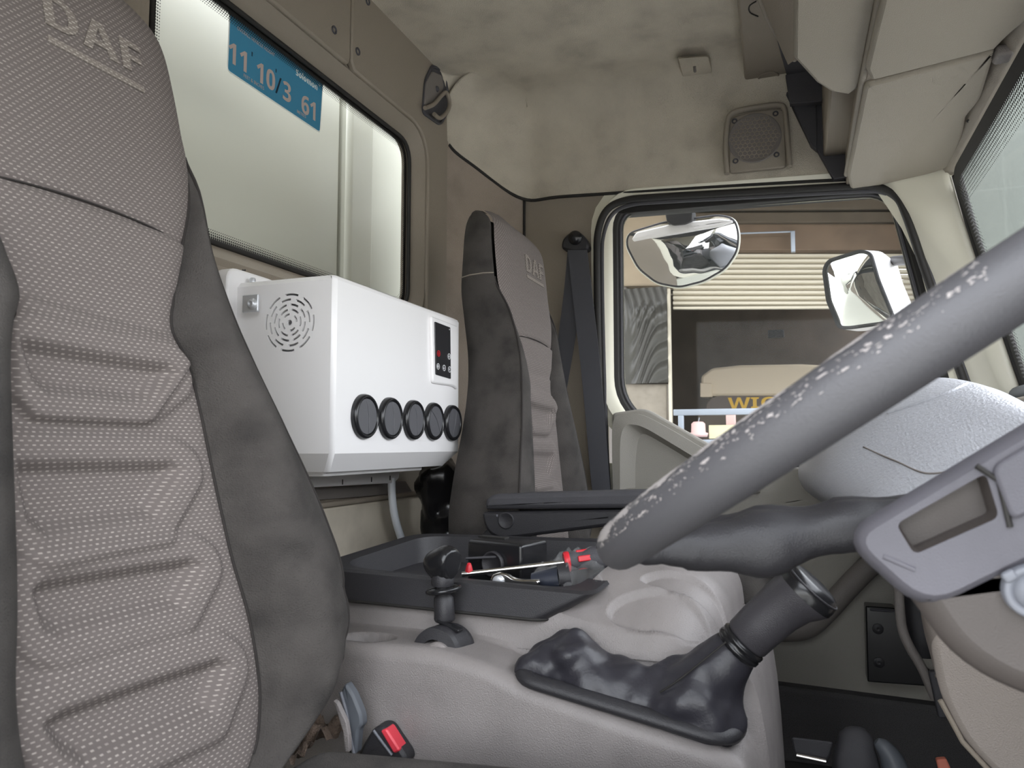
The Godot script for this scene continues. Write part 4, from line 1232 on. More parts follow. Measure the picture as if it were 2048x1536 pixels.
# ---------------------------------------------------------------- white air conditioner on the rear wall, with what hangs from it
func air_unit() -> void:
	var ac := thing("air_conditioner", "glossy white box air conditioner with five round vents mounted on the rear wall", "air conditioner", Vector3(-0.84, 0.70, -0.155))
	var zn := 0.074; var zf := -0.388; var xf := -0.66; var xb := -0.848
	var c := 0.0065
	var plan := func(y: float, d: float) -> PackedVector3Array:      # open run: near front edge, front, far side
		var o := PackedVector3Array()
		for q in [[xb, zf + d], [xf - c - d, zf + d], [xf - d - c * 0.3, zf + d + c * 0.3], [xf - d, zf + d + c], [xf - d, zn - d - c], [xf - d - c * 0.3, zn - d - c * 0.3], [xf - c - d, zn - d]]: o.append(Vector3(q[0], y, q[1]))
		return o
	var st := mb()
	var r: Array = [plan.call(0.708, 0.024), plan.call(0.737, 0.0), plan.call(1.004, 0.0), plan.call(1.009, 0.002), plan.call(1.0125, 0.008)]
	for k in 4:
		var a: PackedVector3Array = r[k]; var b: PackedVector3Array = r[k + 1]
		for i in a.size() - 1:
			quad(st, a[i], a[i + 1], b[i + 1], b[i], 1 if (i == 1 or i == 2 or i == 4 or i == 5) else -1)
	# top and bottom, and the side under and over the grille panel
	for k in [0, 4]:
		var l: PackedVector3Array = r[k].duplicate()
		l.append(Vector3(xb, l[0].y, l[6].z)); fill(st, l)
	quad(st, r[0][6], Vector3(xb, 0.708, zn - 0.024), Vector3(xb, 0.737, zn), r[1][6])
	quad(st, r[2][6], Vector3(xb, 1.004, zn), Vector3(xb, 1.0125, zn - 0.008), r[4][6])
	var body := obj("casing", st, M.white, ac)
	# near side panel, pierced with rings of curved slots
	st = mb()
	var gc := Z(579, 645, zn)
	var radii := [0.0, 0.0045]
	var rr := [0.0130, 0.0205, 0.0285, 0.0365, 0.0445]; var per := [4, 6, 8, 8, 8]
	for k in 5:
		radii.append(rr[k] - 0.0016); radii.append(rr[k] + 0.0016)
	radii.append(0.050)
	var N := 144
	var at := func(rad: float, i: int, depth := 0.0) -> Vector3:
		var a := TAU * i / N
		return gc + Vector3(cos(a) * rad, sin(a) * rad, -depth)
	var is_hole := func(k: int, i: int) -> bool:
		if k == 0: return true
		if k % 2 == 1 or k > 10: return false
		var ring := k / 2 - 1
		var f := fposmod(float(i) / N * per[ring] + 0.37 * ring, 1.0)
		return f < (0.55 if ring == 0 else 0.72)
	for k in radii.size() - 1:
		for i in N:
			if is_hole.call(k, i):
				for e in [k, k + 1]:
					if radii[e] > 0: quad(st, at.call(radii[e], i), at.call(radii[e], i + 1), at.call(radii[e], i + 1, 0.004), at.call(radii[e], i, 0.004))
				for s in [[i - 1, i], [i + 1, i + 1]]:
					if not is_hole.call(k, posmod(s[0], N)): quad(st, at.call(radii[k], s[1]), at.call(radii[k + 1], s[1]), at.call(radii[k + 1], s[1], 0.004), at.call(radii[k], s[1], 0.004))
			else: quad(st, at.call(radii[k], i), at.call(radii[k], i + 1), at.call(radii[k + 1], i + 1), at.call(radii[k + 1], i))
	var circ := PackedVector3Array(); var rect := PackedVector3Array()
	for i in N:
		var a := TAU * i / N
		circ.append(at.call(0.050, i))
		var d := Vector2(cos(a), sin(a))
		var tx := ((xf - c) - gc.x) / d.x if d.x > 1e-6 else ((xb - gc.x) / d.x if d.x < -1e-6 else 1e9)
		var ty := (1.004 - gc.y) / d.y if d.y > 1e-6 else ((0.737 - gc.y) / d.y if d.y < -1e-6 else 1e9)
		rect.append(gc + Vector3(d.x, d.y, 0) * minf(tx, ty))
	strip(st, circ, rect, true, -1)
	for q in [[xf - c, 1.004], [xb, 1.004], [xb, 0.737], [xf - c, 0.737]]:
		var v := Vector3(q[0], q[1], zn)
		var best := 0
		for i in N:
			if rect[i].distance_to(v) < rect[best].distance_to(v): best = i
		for e in [-1, 1]: tri(st, rect[best], rect[posmod(best + e, N)], v)
	obj("side_grille", st, M.white, body)
	st = mb(); lathe(st, gc + Vector3(0, 0, -0.016), Vector3(0, 0, 1), [[0.051, 0.0158], [0.056, 0.012], [0.056, -0.05], [0.0001, -0.05]], 32, true); obj("fan_well", st, M.white, body)
	# control panel
	st = mb()
	slab(st, rounded(onX([[863, 631], [916, 652], [916, 779], [908, 772], [866, 766]], xf + 0.006), [0.008, 0.008, 0.004, 0.01, 0.01], 4), Vector3(-0.008, 0, 0), 0.003)
	var cp := obj("control_panel", st, M.white, ac)
	st = mb()
	slab(st, rounded(onX([[870, 643], [901, 655], [902, 758], [872, 749]], xf + 0.0078), 0.003, 3), Vector3(-0.004, 0, 0), 0.0005)
	obj("display", st, M.display, cp)
	var xd := xf + 0.0082
	for q in [[877, 707, 1], [898, 713, 0], [876, 733, 0], [888, 736, 0], [899, 739, 0]]:
		st = mb(); lathe(st, X(q[0], q[1], xd), Vector3.RIGHT, [[0.0062, 0], [0.0062, 0.0008], [0.0048, 0.0008], [0.0048, 0]], 20, true)
		obj("button", st, M.red if q[2] else M.icon, cp)
	for q in [[888, 736, 1.0], [899, 739, -1.0]]:
		st = mb(); var p := X(q[0], q[1], xd + 0.0004)
		tri(st, p + Vector3(0, 0.0026 * q[2], 0), p + Vector3(0, -0.0018 * q[2], 0.0024), p + Vector3(0, -0.0018 * q[2], -0.0024)); obj("arrow", st, M.icon, cp)
	var face := Basis(Vector3(0, 0, -1), Vector3.UP, Vector3.RIGHT)
	letters("mode_letter", "M", Transform3D(face, X(876, 733, xd + 0.0002)), 0.007, 0.0005, M.icon, cp)
	st = mb(); lathe(st, X(877, 707, xd), Vector3.RIGHT, [[0.0026, 0], [0.0026, 0.0006], [0.0018, 0.0006], [0.0018, 0]], 14, true); obj("power_mark", st, M.red, cp)
	st = mb(); lathe(st, X(898, 713, xd), Vector3.RIGHT, [[0.003, 0], [0.003, 0.0006], [0.0008, 0.0006], [0.0008, 0]], 3, true); obj("fan_mark", st, M.icon, cp)
	st = mb(); lathe(st, X(899, 659, xd), Vector3.RIGHT, [[0.0014, 0], [0.0014, 0.0005], [0.0001, 0.0005]], 10); obj("indicator", st, M.icon, cp)
	# five round vents, each a glossy ring round two flaps
	st = mb(); lathe(st, Vector3.ZERO, Vector3.RIGHT, [[0.0365, -0.001], [0.0365, 0.003], [0.0355, 0.007], [0.0335, 0.0095], [0.0312, 0.0095], [0.0298, 0.0075], [0.0294, 0.004]], 48)
	var ring_m := mesh_of(st)
	var flap := PackedVector3Array()
	for i in 25:
		var a := PI * i / 24.0
		flap.append(Vector3(0.0075, 0.0286 * cos(a), 0.0007 + 0.0286 * sin(a)))
	flap.append(Vector3(0.0075, -0.015, -0.0022)); flap.append(Vector3(0.0075, 0.0, -0.0045)); flap.append(Vector3(0.0075, 0.015, -0.0022))
	st = mb(); slab(st, flap, Vector3(-0.003, 0, 0), 0.0006)
	var flap_a := mesh_of(st)
	var other := PackedVector3Array()
	for i in 25:
		var a := PI + PI * i / 24.0
		other.append(Vector3(0.0075, 0.0286 * cos(a), -0.0007 + 0.0286 * sin(a)))
	other.append(Vector3(0.0075, 0.015, -0.0036)); other.append(Vector3(0.0075, 0.0, -0.0059)); other.append(Vector3(0.0075, -0.015, -0.0036))
	st = mb(); slab(st, other, Vector3(-0.003, 0, 0), 0.0006)
	var flap_b := mesh_of(st)
	st = mb(); lathe(st, Vector3(0.002, 0, 0), Vector3.RIGHT, [[0.0292, 0.0], [0.0001, 0.0]], 32)
	var floor_m := mesh_of(st)
	var turns := [0.15, 0.08, 0.2, 0.75, -0.35]
	var vp := [[727, 833], [778, 837], [825, 840], [865, 843], [902, 846]]
	for k in 5:
		var p := X(vp[k][0], vp[k][1], xf + 0.001)
		var v := again("vent", ring_m, M.black_gloss, ac, Transform3D(Basis(), p))
		var b := Basis(Vector3.RIGHT, turns[k])
		again("vent_back", floor_m, M.rubber, v, Transform3D(Basis(), p))
		again("flap", flap_a, M.vent_flap, v, Transform3D(b, p))
		again("flap", flap_b, M.vent_flap, v, Transform3D(b, p))
	# base lip, fixing flange and bolts
	st = mb(); slab(st, rounded(PackedVector3Array([Vector3(-0.70, 0.7005, 0.035), Vector3(-0.70, 0.7005, -0.30), Vector3(-0.72, 0.7005, -0.32), Vector3(-0.845, 0.7005, -0.32), Vector3(-0.845, 0.7005, 0.035)]), 0.006, 3), Vector3(0, 0.008, 0), 0.002); obj("base_lip", st, M.white_rail, ac)
	st = mb()
	slab(st, rounded(PackedVector3Array([Vector3(-0.845, 0.72, 0.097), Vector3(-0.845, 0.72, -0.40), Vector3(-0.845, 1.02, -0.40), Vector3(-0.845, 1.035, 0.0), Vector3(-0.845, 1.035, 0.097)]), [0.005, 0.005, 0.005, 0.01, 0.025], 5), Vector3(-0.026, 0, 0), 0.004)
	obj("back_flange", st, M.white_rail, ac)
	st = mb(); rbox(st, Transform3D(Basis(), Z(502, 607, 0.094) + Vector3(0.0, 0, 0)), Vector3(0.030, 0.028, 0.006), 0.002); obj("fixing_tab", st, M.zinc, ac)
	st = mb(); lathe(st, Z(505, 608, 0.097), Vector3(0, 0, 1), [[0.009, 0.0], [0.009, 0.0015], [0.0062, 0.002], [0.0058, 0.006], [0.004, 0.0068], [0.003, 0.004], [0.0001, 0.004]], 16); obj("bolt", st, M.zinc, ac)
	st = mb(); lathe(st, Vector3(-0.835, 1.016, 0.05), Vector3.UP, [[0.005, 0.0], [0.005, 0.006], [0.003, 0.008], [0.0001, 0.008]], 12); obj("bolt", st, M.zinc, ac)
	# white mounting rail below, and the drain hose
	var rl := thing("mounting_rail", "white slotted mounting rail fixed to the rear wall under the white air unit", "rail", Vector3(-0.86, 0.66, -0.2))
	st = mb()
	slab(st, rounded(onX([[590, 953], [800, 941], [799, 957], [789, 966], [590, 977]], -0.825), [0.002, 0.004, 0.006, 0.006, 0.002], 3), Vector3(-0.052, 0, 0), 0.003)
	obj("rail", st, M.white_rail, rl)
	st = mb(); slab(st, onX([[600, 1003], [826, 985], [812, 962], [600, 974]], -0.868), Vector3(-0.01, 0, 0), 0.002); obj("backing_strip", st, M.panel_grey, rl)
	for q in [[685, 964], [743, 959], [780, 956]]:
		st = mb(); rbox(st, Transform3D(Basis(), X(q[0], q[1], -0.8245)), Vector3(0.002, 0.010, 0.0022), 0.0006); obj("slot", st, M.slot_dark, rl)
	var hs := thing("drain_hose", "white plastic drain hose hanging down from the mounting rail", "hose", X(800, 1100, -0.83))
	st = mb(); tube(st, catmull(onX([[783, 955], [784, 990], [788, 1025], [797, 1060], [812, 1098], [840, 1135]], -0.83), 6), 0.0085, 14); obj("hose", st, M.hose, hs)
	# overall height sticker on the rear window
	var sk := thing("height_sticker", "blue overall vehicle height sticker with pink grey figures on the rear window", "sticker", X(550, 200, -0.9125))
	var xs := -0.9126
	var q4 := rounded(onX([[461, 22], [645, 165], [639, 263], [456, 140]], xs), 0.006, 4)
	st = mb(); slab(st, inset(q4, -0.0028), Vector3(-0.0004, 0, 0), 0.0001); var sb := obj("white_edge", st, M.sticker_rim, sk)
	st = mb(); slab(st, moved(q4, Vector3(0.0004, 0, 0)), Vector3(-0.0004, 0, 0), 0.0001); obj("blue_ground", st, M.sticker, sk)
	var xt := xs + 0.0007
	for q in [["11", 478, 116, 0.052], ["10", 532, 154, 0.052], ["3", 574, 185, 0.052], ["61", 619, 217, 0.052]]:
		letters("figures", q[0], Transform3D(face, X(q[1], q[2], xt)), q[3], 0.0004, M.sticker_text, sk)
	for q in [["/", 557, 172, 0.048], ["'", 504, 116, 0.03], ["'", 552, 148, 0.026]]:
		letters("hand_mark", q[0], Transform3D(face, X(q[1], q[2], xt)), q[3], 0.0004, M.ink, sk, "Droid Sans", 400)
	for q in [["OVERALL VEHICLE HEIGHT", 513, 84, 0.0088], ["FEET & INCHES", 508, 164, 0.0085], ["METRES", 603, 228, 0.0085]]:
		letters("small_print", q[0], Transform3D(face, X(q[1], q[2], xt)), q[3], 0.0003, M.sticker_text, sk, "Droid Sans", 400)
	letters("maker_name", "Solomon", Transform3D(face, X(614, 160, xt)), 0.0175, 0.0004, M.sticker_rim, sk)
	st = mb(); lathe(st, X(639, 170, xt), Vector3.RIGHT, [[0.0024, 0], [0.0024, 0.0003], [0.0014, 0.0003], [0.0014, 0]], 12, true); obj("ring_mark", st, M.sticker_rim, sk)

# ---------------------------------------------------------------- centre console and what is on it
const SHELF := [[-0.87, 0.506], [-0.53, 0.503], [-0.42, 0.505], [-0.35, 0.494], [-0.305, 0.477], [-0.2, 0.456], [-0.087, 0.434], [-0.062, 0.420], [-0.046, 0.38], [-0.036, 0.28], [-0.030, 0.12], [-0.028, 0.0]]
const INNER := [[-0.87, 0.512], [-0.3, 0.510], [-0.12, 0.507], [-0.09, 0.504], [-0.068, 0.495], [-0.052, 0.465], [-0.040, 0.38], [-0.032, 0.2], [-0.0275, 0.0]]
func console() -> void:
	var co := thing("centre_console", "moulded beige grey centre console between the seats with two oval cup recesses", "console", Vector3(-0.4, 0.0, 0.0))
	var rings := []
	var cup := Y(738, 1268, 0.507)
	for k in 231:
		var x := lerpf(-0.87, -0.0275, k / 230.0)
		var ys := table(SHELF, x); var yi := maxf(table(INNER, x), ys + 0.001)
		var ring := PackedVector3Array()
		for q in [[0.238, 0.0], [0.230, 0.5], [0.226, 0.85], [0.224, 0.93]]: ring.append(Vector3(x, ys * q[1], q[0]))
		for i in 7:
			var a := i / 6.0 * PI / 2
			ring.append(Vector3(x, ys - 0.018 + 0.018 * sin(a), 0.206 + 0.018 * cos(a)))
		for i in 24:
			var z := lerpf(0.203, 0.140, i / 23.0)
			var d := Vector2((x - cup.x) / 0.036, (z - cup.z) / 0.024).length()
			ring.append(Vector3(x, ys - 0.035 * (1.0 - smoothstep(0.86, 1.02, d)), z))
		ring.append(Vector3(x, lerpf(ys, yi, 0.15), 0.136)); ring.append(Vector3(x, yi - 0.004, 0.131)); ring.append(Vector3(x, yi, 0.127))
		for z in [0.06, 0.0, -0.1, -0.2]: ring.append(Vector3(x, yi, z))
		ring.append(Vector3(x, yi - 0.02, -0.225)); ring.append(Vector3(x, 0.0, -0.23))
		rings.append(ring)
	var st := mb(); loft(st, rings, false, 0)
	obj("lower_body", st, M.console, co)
	# upper part: flat wall under the tray, then a slope with two oval recesses and a round nose
	rings = []
	var ea := Vector2(-0.168, 0.098); var eb := Vector2(-0.140, 0.052)
	for k in 241:
		var x := lerpf(-0.74, -0.088, pow(k / 240.0, 0.55))
		var f := smoothstep(-0.36, -0.22, x)
		var tip := clampf((x + 0.175) / 0.087, 0, 1)
		var nose := sqrt(maxf(1.0 - tip * tip, 0.0))
		var zw := lerpf(0.02, 0.128, pow(nose, 0.8)); var drop := 0.085 * (1.0 - pow(nose, 0.75))
		var ring := PackedVector3Array()
		ring.append(Vector3(x, 0.495, zw + 0.008))
		var low := lerpf(0.552, 0.528, f); var high := lerpf(0.556, 0.592, f)
		var cut := lerpf(0.542, 0.592, smoothstep(-0.30, -0.235, x))      # lower where the tray sits
		ring.append(Vector3(x, 0.51, zw + 0.003)); ring.append(Vector3(x, 0.52 - drop * 0.3, zw))
		for i in 81:
			var t := i / 80.0
			var z := lerpf(zw - 0.003, -0.02, t)
			var y := minf(lerpf(low, high, sin(minf(t * 1.25, 1.0) * PI / 2)), cut) - drop
			for e in [[ea, 0.066, 0.027], [eb, 0.060, 0.018]]:
				var d := Vector2((x - e[0].x) / e[1], (z - e[0].y - 0.12 * (e[0].x - x)) / e[2]).length()
				y -= 0.009 * (1.0 - smoothstep(0.86, 1.0, d)) * f
			ring.append(Vector3(x, y, z))
		for z in [-0.08, -0.15, -0.19]: ring.append(Vector3(x, minf(high, cut) - drop, minf(z, zw)))
		ring.append(Vector3(x, minf(high, cut) - drop - 0.02, -0.215)); ring.append(Vector3(x, 0.3, -0.22))
		rings.append(ring)
	st = mb(); loft(st, rings, false, 0)
	obj("upper_body", st, M.console, co)
	# black tray let into the top
	var tr := thing("console_tray", "black plastic tray on top of the console holding loose tools", "tray", Vector3(-0.42, 0.53, -0.03))
	var o0 := rounded(pts([[-0.66, 0.538, 0.137], [-0.300, 0.531, 0.137], [-0.285, 0.531, -0.21], [-0.66, 0.538, -0.21]]), [0.004, 0.03, 0.03, 0.03], 6)
	var o1 := rounded(pts([[-0.66, 0.576, 0.132], [-0.242, 0.565, 0.130], [-0.215, 0.592, -0.20], [-0.66, 0.588, -0.205]]), [0.004, 0.02, 0.03, 0.05], 6)
	var o2 := rounded(pts([[-0.655, 0.579, 0.126], [-0.246, 0.568, 0.122], [-0.222, 0.596, -0.19], [-0.655, 0.591, -0.195]]), [0.01, 0.02, 0.03, 0.05], 6)
	var o3 := rounded(pts([[-0.630, 0.578, 0.112], [-0.275, 0.568, 0.108], [-0.25, 0.592, -0.175], [-0.630, 0.589, -0.18]]), [0.07, 0.04, 0.04, 0.05], 6)
	var o4 := rounded(pts([[-0.620, 0.548, 0.104], [-0.285, 0.546, 0.100], [-0.26, 0.546, -0.165], [-0.620, 0.548, -0.17]]), [0.065, 0.04, 0.04, 0.05], 6)
	st = mb(); loft(st, [o0, o1], true, 1); loft(st, [o1, o2], true, 2); loft(st, [o2, o3], true, 3); loft(st, [o3, o4], true, 4); fill(st, o4)
	obj("tray_body", st, M.black, tr)
	st = mb(); tube(st, o0, 0.0022, 6, true); obj("edge_gap", st, M.rubber, tr)
	tray_contents()
	# parking brake valve
	var hb := thing("parking_brake", "short black parking brake lever with a blunt knob on a half round slotted base", "lever", Z(895, 1300, 0.165))
	var zb := 0.165
	var P := func(a: float, b: float, dz := 0.0) -> Vector3: return Z(a, b, zb + dz)
	st = mb()
	var k0: Vector3 = P.call(872, 1126); var k1: Vector3 = P.call(893, 1121); var k2: Vector3 = P.call(885, 1165)
	skin(st, k0 - Vector3(0.05, 0.05, 0.05), k0 + Vector3(0.06, 0.05, 0.05), 0.003, func(p: Vector3) -> float: return maxf(smin(cap(p, k0, k1, 0.0165, 0.0185), cap(p, k1, k2, 0.012, 0.011), 0.014), (p - k1).dot(Vector3(0.92, -0.12, 0.36)) - 0.0125))
	var kn := obj("knob", st, M.black_gloss, hb)
	st = mb(); lathe(st, k2 + Vector3(0, -0.004, 0), Vector3(0.02, 1, 0), [[0.0138, 0.0], [0.0145, 0.003], [0.0145, 0.016], [0.012, 0.018]], 12); obj("knob_collar", st, M.black, kn)
	st = mb()
	var rc: Vector3 = P.call(887, 1180)
	var circle := PackedVector3Array()
	for i in 28: circle.append(rc + Vector3(cos(TAU * i / 28) * 0.0195, 0.003 * cos(TAU * i / 28), sin(TAU * i / 28) * 0.0195))
	tube(st, circle, 0.0036, 10, true); obj("lift_ring", st, M.black_gloss, hb)
	st = mb(); lathe(st, P.call(890, 1263), (P.call(886, 1160) as Vector3) - (P.call(890, 1263) as Vector3), [[0.007, 0], [0.007, 0.012], [0.0125, 0.013], [0.0135, 0.016], [0.0125, 0.042], [0.009, 0.046], [0.009, 0.066]], 10, false); obj("stem", st, M.black, hb)
	st = mb()
	var dc: Vector3 = (P.call(897, 1303) as Vector3) + Vector3(0, 0.004, 0.004)
	var arcs := []
	for q in [[0.030, -0.012], [0.0315, -0.006], [0.0315, 0.018], [0.030, 0.024], [0.017, 0.026], [0.017, -0.012]]:
		var arc := PackedVector3Array()
		for i in 25:
			var a := PI * i / 24.0
			arc.append(dc + Vector3(cos(a) * q[0] + q[1] * -0.25, sin(a) * q[0], q[1]))
		arcs.append(arc)
	arcs.append(arcs[0])
	for k in arcs.size() - 1: strip(st, arcs[k], arcs[k + 1], false, k + 1)
	obj("arched_base", st, M.black, hb)
	st = mb(); rbox(st, frame(dc + Vector3(0.006, 0.031, 0.006), Vector3(1, -0.3, 0.1), Vector3.UP), Vector3(0.034, 0.004, 0.012), 0.0015); obj("slot_plate", st, M.black_gloss, hb)
	st = mb(); lathe(st, dc + Vector3(0, -0.002, -0.012), Vector3(0.0, 0, 1), [[0.0172, 0], [0.0172, 0.042], [0.0150, 0.046], [0.0001, 0.046]], 24, true); obj("hub", st, M.console, hb)
	gear_lever()
	# driver's belt buckle, seat trim strips and the litter down beside the seat
	var bu := thing("belt_buckle", "black seat belt buckle with a red release button between seat and console", "buckle", Z(760, 1500, 0.245))
	st = mb(); slab(st, rounded(onZ([[712, 1520], [722, 1495], [744, 1459], [756, 1452], [772, 1455], [812, 1515], [812, 1530]], 0.25), 0.005, 3), Vector3(0, 0, -0.022), 0.004); obj("housing", st, M.black, bu)
	st = mb(); slab(st, rounded(onZ([[760, 1462], [772, 1457], [800, 1502], [787, 1508]], 0.2525), 0.003, 3), Vector3(0, 0, -0.018), 0.002); obj("release_button", st, M.red_button, bu)
	st = mb(); tube(st, onZ([[747, 1461], [784, 1510]], 0.252), 0.0018, 6); obj("seam_rib", st, M.pale_plastic, bu)
	var lv := thing("seat_trim_strip", "curved grey blue plastic strip standing between the driver's seat and the console", "trim strip", Z(705, 1500, 0.27))
	st = mb(); slab(st, rounded(onZ([[680, 1384], [690, 1366], [706, 1390], [722, 1430], [724, 1452], [716, 1460], [712, 1510], [696, 1510], [694, 1440]], 0.27), 0.004, 3), Vector3(0, 0, -0.012), 0.003); obj("strip", st, M.grey_blue, lv)
	st = mb(); tube(st, catmull(onZ([[681, 1384], [694, 1430], [699, 1470], [708, 1508]], 0.272), 4), 0.0022, 6); obj("pale_edge", st, M.pale_plastic, lv)
	var l2 := thing("beige_cover_strip", "torn beige edge of cover standing up from the litter beside the seat", "trim strip", Z(690, 1500, 0.285))
	st = mb(); slab(st, rounded(onZ([[666, 1400], [674, 1406], [692, 1444], [697, 1470], [698, 1505], [690, 1505], [686, 1465]], 0.285), 0.002, 3), Vector3(0, 0, -0.006), 0.001); obj("strip", st, M.console, l2)
	var nz := FastNoiseLite.new(); nz.seed = 8; nz.frequency = 32.0; nz.fractal_octaves = 3
	st = mb()
	rings = []
	for j in 31:
		var row := PackedVector3Array()
		for i in 31:
			var x := lerpf(-0.64, -0.515, i / 30.0); var z := lerpf(0.24, 0.42, j / 30.0)
			row.append(Vector3(x, 0.415 + 0.022 * nz.get_noise_2d(x, z) + 0.012 * absf(nz.get_noise_2d(x * 3.0, z * 3.0)) , z))
		rings.append(row)
	loft(st, rings, false)
	var db := obj("litter", st, M.debris)
	tag(db, "brown dusty litter heaped in the gap between driver's seat and console", "litter", "", "stuff")

func tray_contents() -> void:
	var st := mb()
	# screwdriver lying across the tray
	var sd := thing("screwdriver", "long screwdriver with a black and red handle lying across the tray", "screwdriver", Z(1030, 1140, 0.06))
	var tip := Z(924, 1149, 0.085); var neck := Z(1133, 1124, 0.04); var hend := Z(1205, 1114, 0.02)
	st = mb(); tube(st, PackedVector3Array([tip, neck]), 0.0036, 12); obj("shaft", st, M.chrome, sd)
	var ax := (hend - neck)
	st = mb(); lathe(st, neck, ax, [[0.004, -0.004], [0.0125, -0.002], [0.0135, 0.004], [0.0125, 0.012], [0.0108, 0.018], [0.0108, 0.024], [0.0155, 0.035], [0.0165, 0.07], [0.0155, 0.09], [0.012, 0.10], [0.0001, 0.101]], 18); obj("handle", st, M.black_soft, sd)
	st = mb(); lathe(st, neck, ax, [[0.0127, -0.0035], [0.0142, -0.001], [0.0142, 0.003], [0.012, 0.007]], 18); obj("collar", st, M.red, sd)
	for a in [0.3, 2.1, 4.2]:
		var e := ax.normalized().cross(Vector3.UP).normalized(); var f := e.cross(ax.normalized())
		st = mb(); var p := neck + ax.normalized() * 0.026 + (e * cos(a) + f * sin(a)) * 0.0118
		rbox(st, frame(p, ax, e * cos(a) + f * sin(a)), Vector3(0.022, 0.004, 0.008), 0.0015); obj("grip_inlay", st, M.red, sd)
	# black gadget with a round lens
	var bx := thing("black_gadget", "black box shaped gadget with a round lens lying at the back of the tray", "gadget", Z(945, 1150, 0.02))
	var x0 := Z(928, 1152, 0.03); var x1 := Z(1001, 1150, 0.03)
	st = mb(); rbox(st, Transform3D(Basis(Vector3.UP, -0.25), Vector3(-0.408, 0.580, -0.005)), Vector3(0.098, 0.062, 0.070), 0.006); obj("body", st, M.black_gloss, bx)
	st = mb(); rbox(st, Transform3D(Basis(Vector3.UP, -0.25), Vector3(-0.436, 0.6115, -0.02)), Vector3(0.05, 0.003, 0.012), 0.001); obj("slot_cover", st, M.rubber, bx)
	var fc := Z(985, 1128, 0.034)
	st = mb(); lathe(st, fc, Vector3(-0.25, 0, 1), [[0.018, -0.004], [0.018, 0.003], [0.0155, 0.003], [0.015, -0.001], [0.0001, -0.001]], 24); obj("lens", st, M.black, bx)
	st = mb(); tube(st, PackedVector3Array([Z(932, 1117, 0.04), Z(998, 1113, 0.032)]), 0.002, 6); obj("edge_rib", st, M.black_soft, bx)
	# red pen top
	st = mb(); lathe(st, Z(938, 1147, 0.08), Vector3(0, 1, 0), [[0.0055, 0.0], [0.0055, 0.004], [0.004, 0.010], [0.0025, 0.014], [0.0001, 0.015]], 12)
	tag(obj("red_cap", st, M.red), "tiny red pen cap standing up beside the screwdriver tip", "cap")
	# adjustable spanner
	var sp := thing("spanner", "silver adjustable spanner lying on the near side of the tray", "spanner", Z(1020, 1166, 0.09))
	st = mb(); slab(st, rounded(onZ([[979, 1162], [984, 1149], [1000, 1145], [1014, 1149], [1024, 1157], [1040, 1160], [1078, 1160], [1078, 1172], [1040, 1172], [1016, 1186], [985, 1186]], 0.095), 0.004, 3), Vector3(0, 0, -0.008), 0.002); obj("head", st, M.chrome, sp)
	st = mb(); lathe(st, Z(997, 1163, 0.095), Vector3(0, 0, 1), [[0.008, -0.002], [0.008, 0.003], [0.005, 0.004], [0.0001, 0.004]], 14); obj("adjuster", st, M.zinc, sp)
	# dark bits round it
	var pl := thing("cable_plug", "dark blue black socket plug lying beside the spanner", "plug", Z(1105, 1160, 0.09))
	st = mb(); tube(st, PackedVector3Array([Z(1066, 1164, 0.065), Z(1120, 1156, 0.06)]), [0.012, 0.016], 14); obj("plug_body", st, M.plug_blue, pl)
	st = mb(); tube(st, PackedVector3Array([Z(1118, 1156, 0.06), Z(1140, 1152, 0.055)]), 0.0185, 14); obj("plug_rim", st, M.black, pl)
	st = mb(); lathe(st, Vector3(-0.285, 0.55, -0.03), Vector3.UP, [[0.03, 0], [0.032, 0.035], [0.029, 0.035], [0.027, 0.005], [0.0001, 0.005]], 22)
	tag(obj("cup", st, M.black), "small open black cup at the front end of the tray", "cup")
	# clear bag
	var nz := FastNoiseLite.new(); nz.seed = 21; nz.frequency = 22.0; nz.fractal_octaves = 3
	var rings := []
	for j in 25:
		var row := PackedVector3Array()
		for i in 41:
			var u := i / 40.0; var v := j / 24.0
			var x := lerpf(-0.345, -0.245, u); var z := lerpf(0.075, -0.10, v)
			var edge := sin(u * PI) * sin(v * PI)
			row.append(Vector3(x, 0.566 + 0.030 * pow(maxf(edge, 0), 0.5) + 0.022 * nz.get_noise_2d(x * 1.5, z), z))
		rings.append(row)
	st = mb(); loft(st, rings, false)
	tag(obj("clear_bag", st, M.film), "crumpled clear plastic bag lying in the tray behind the screwdriver", "plastic bag")

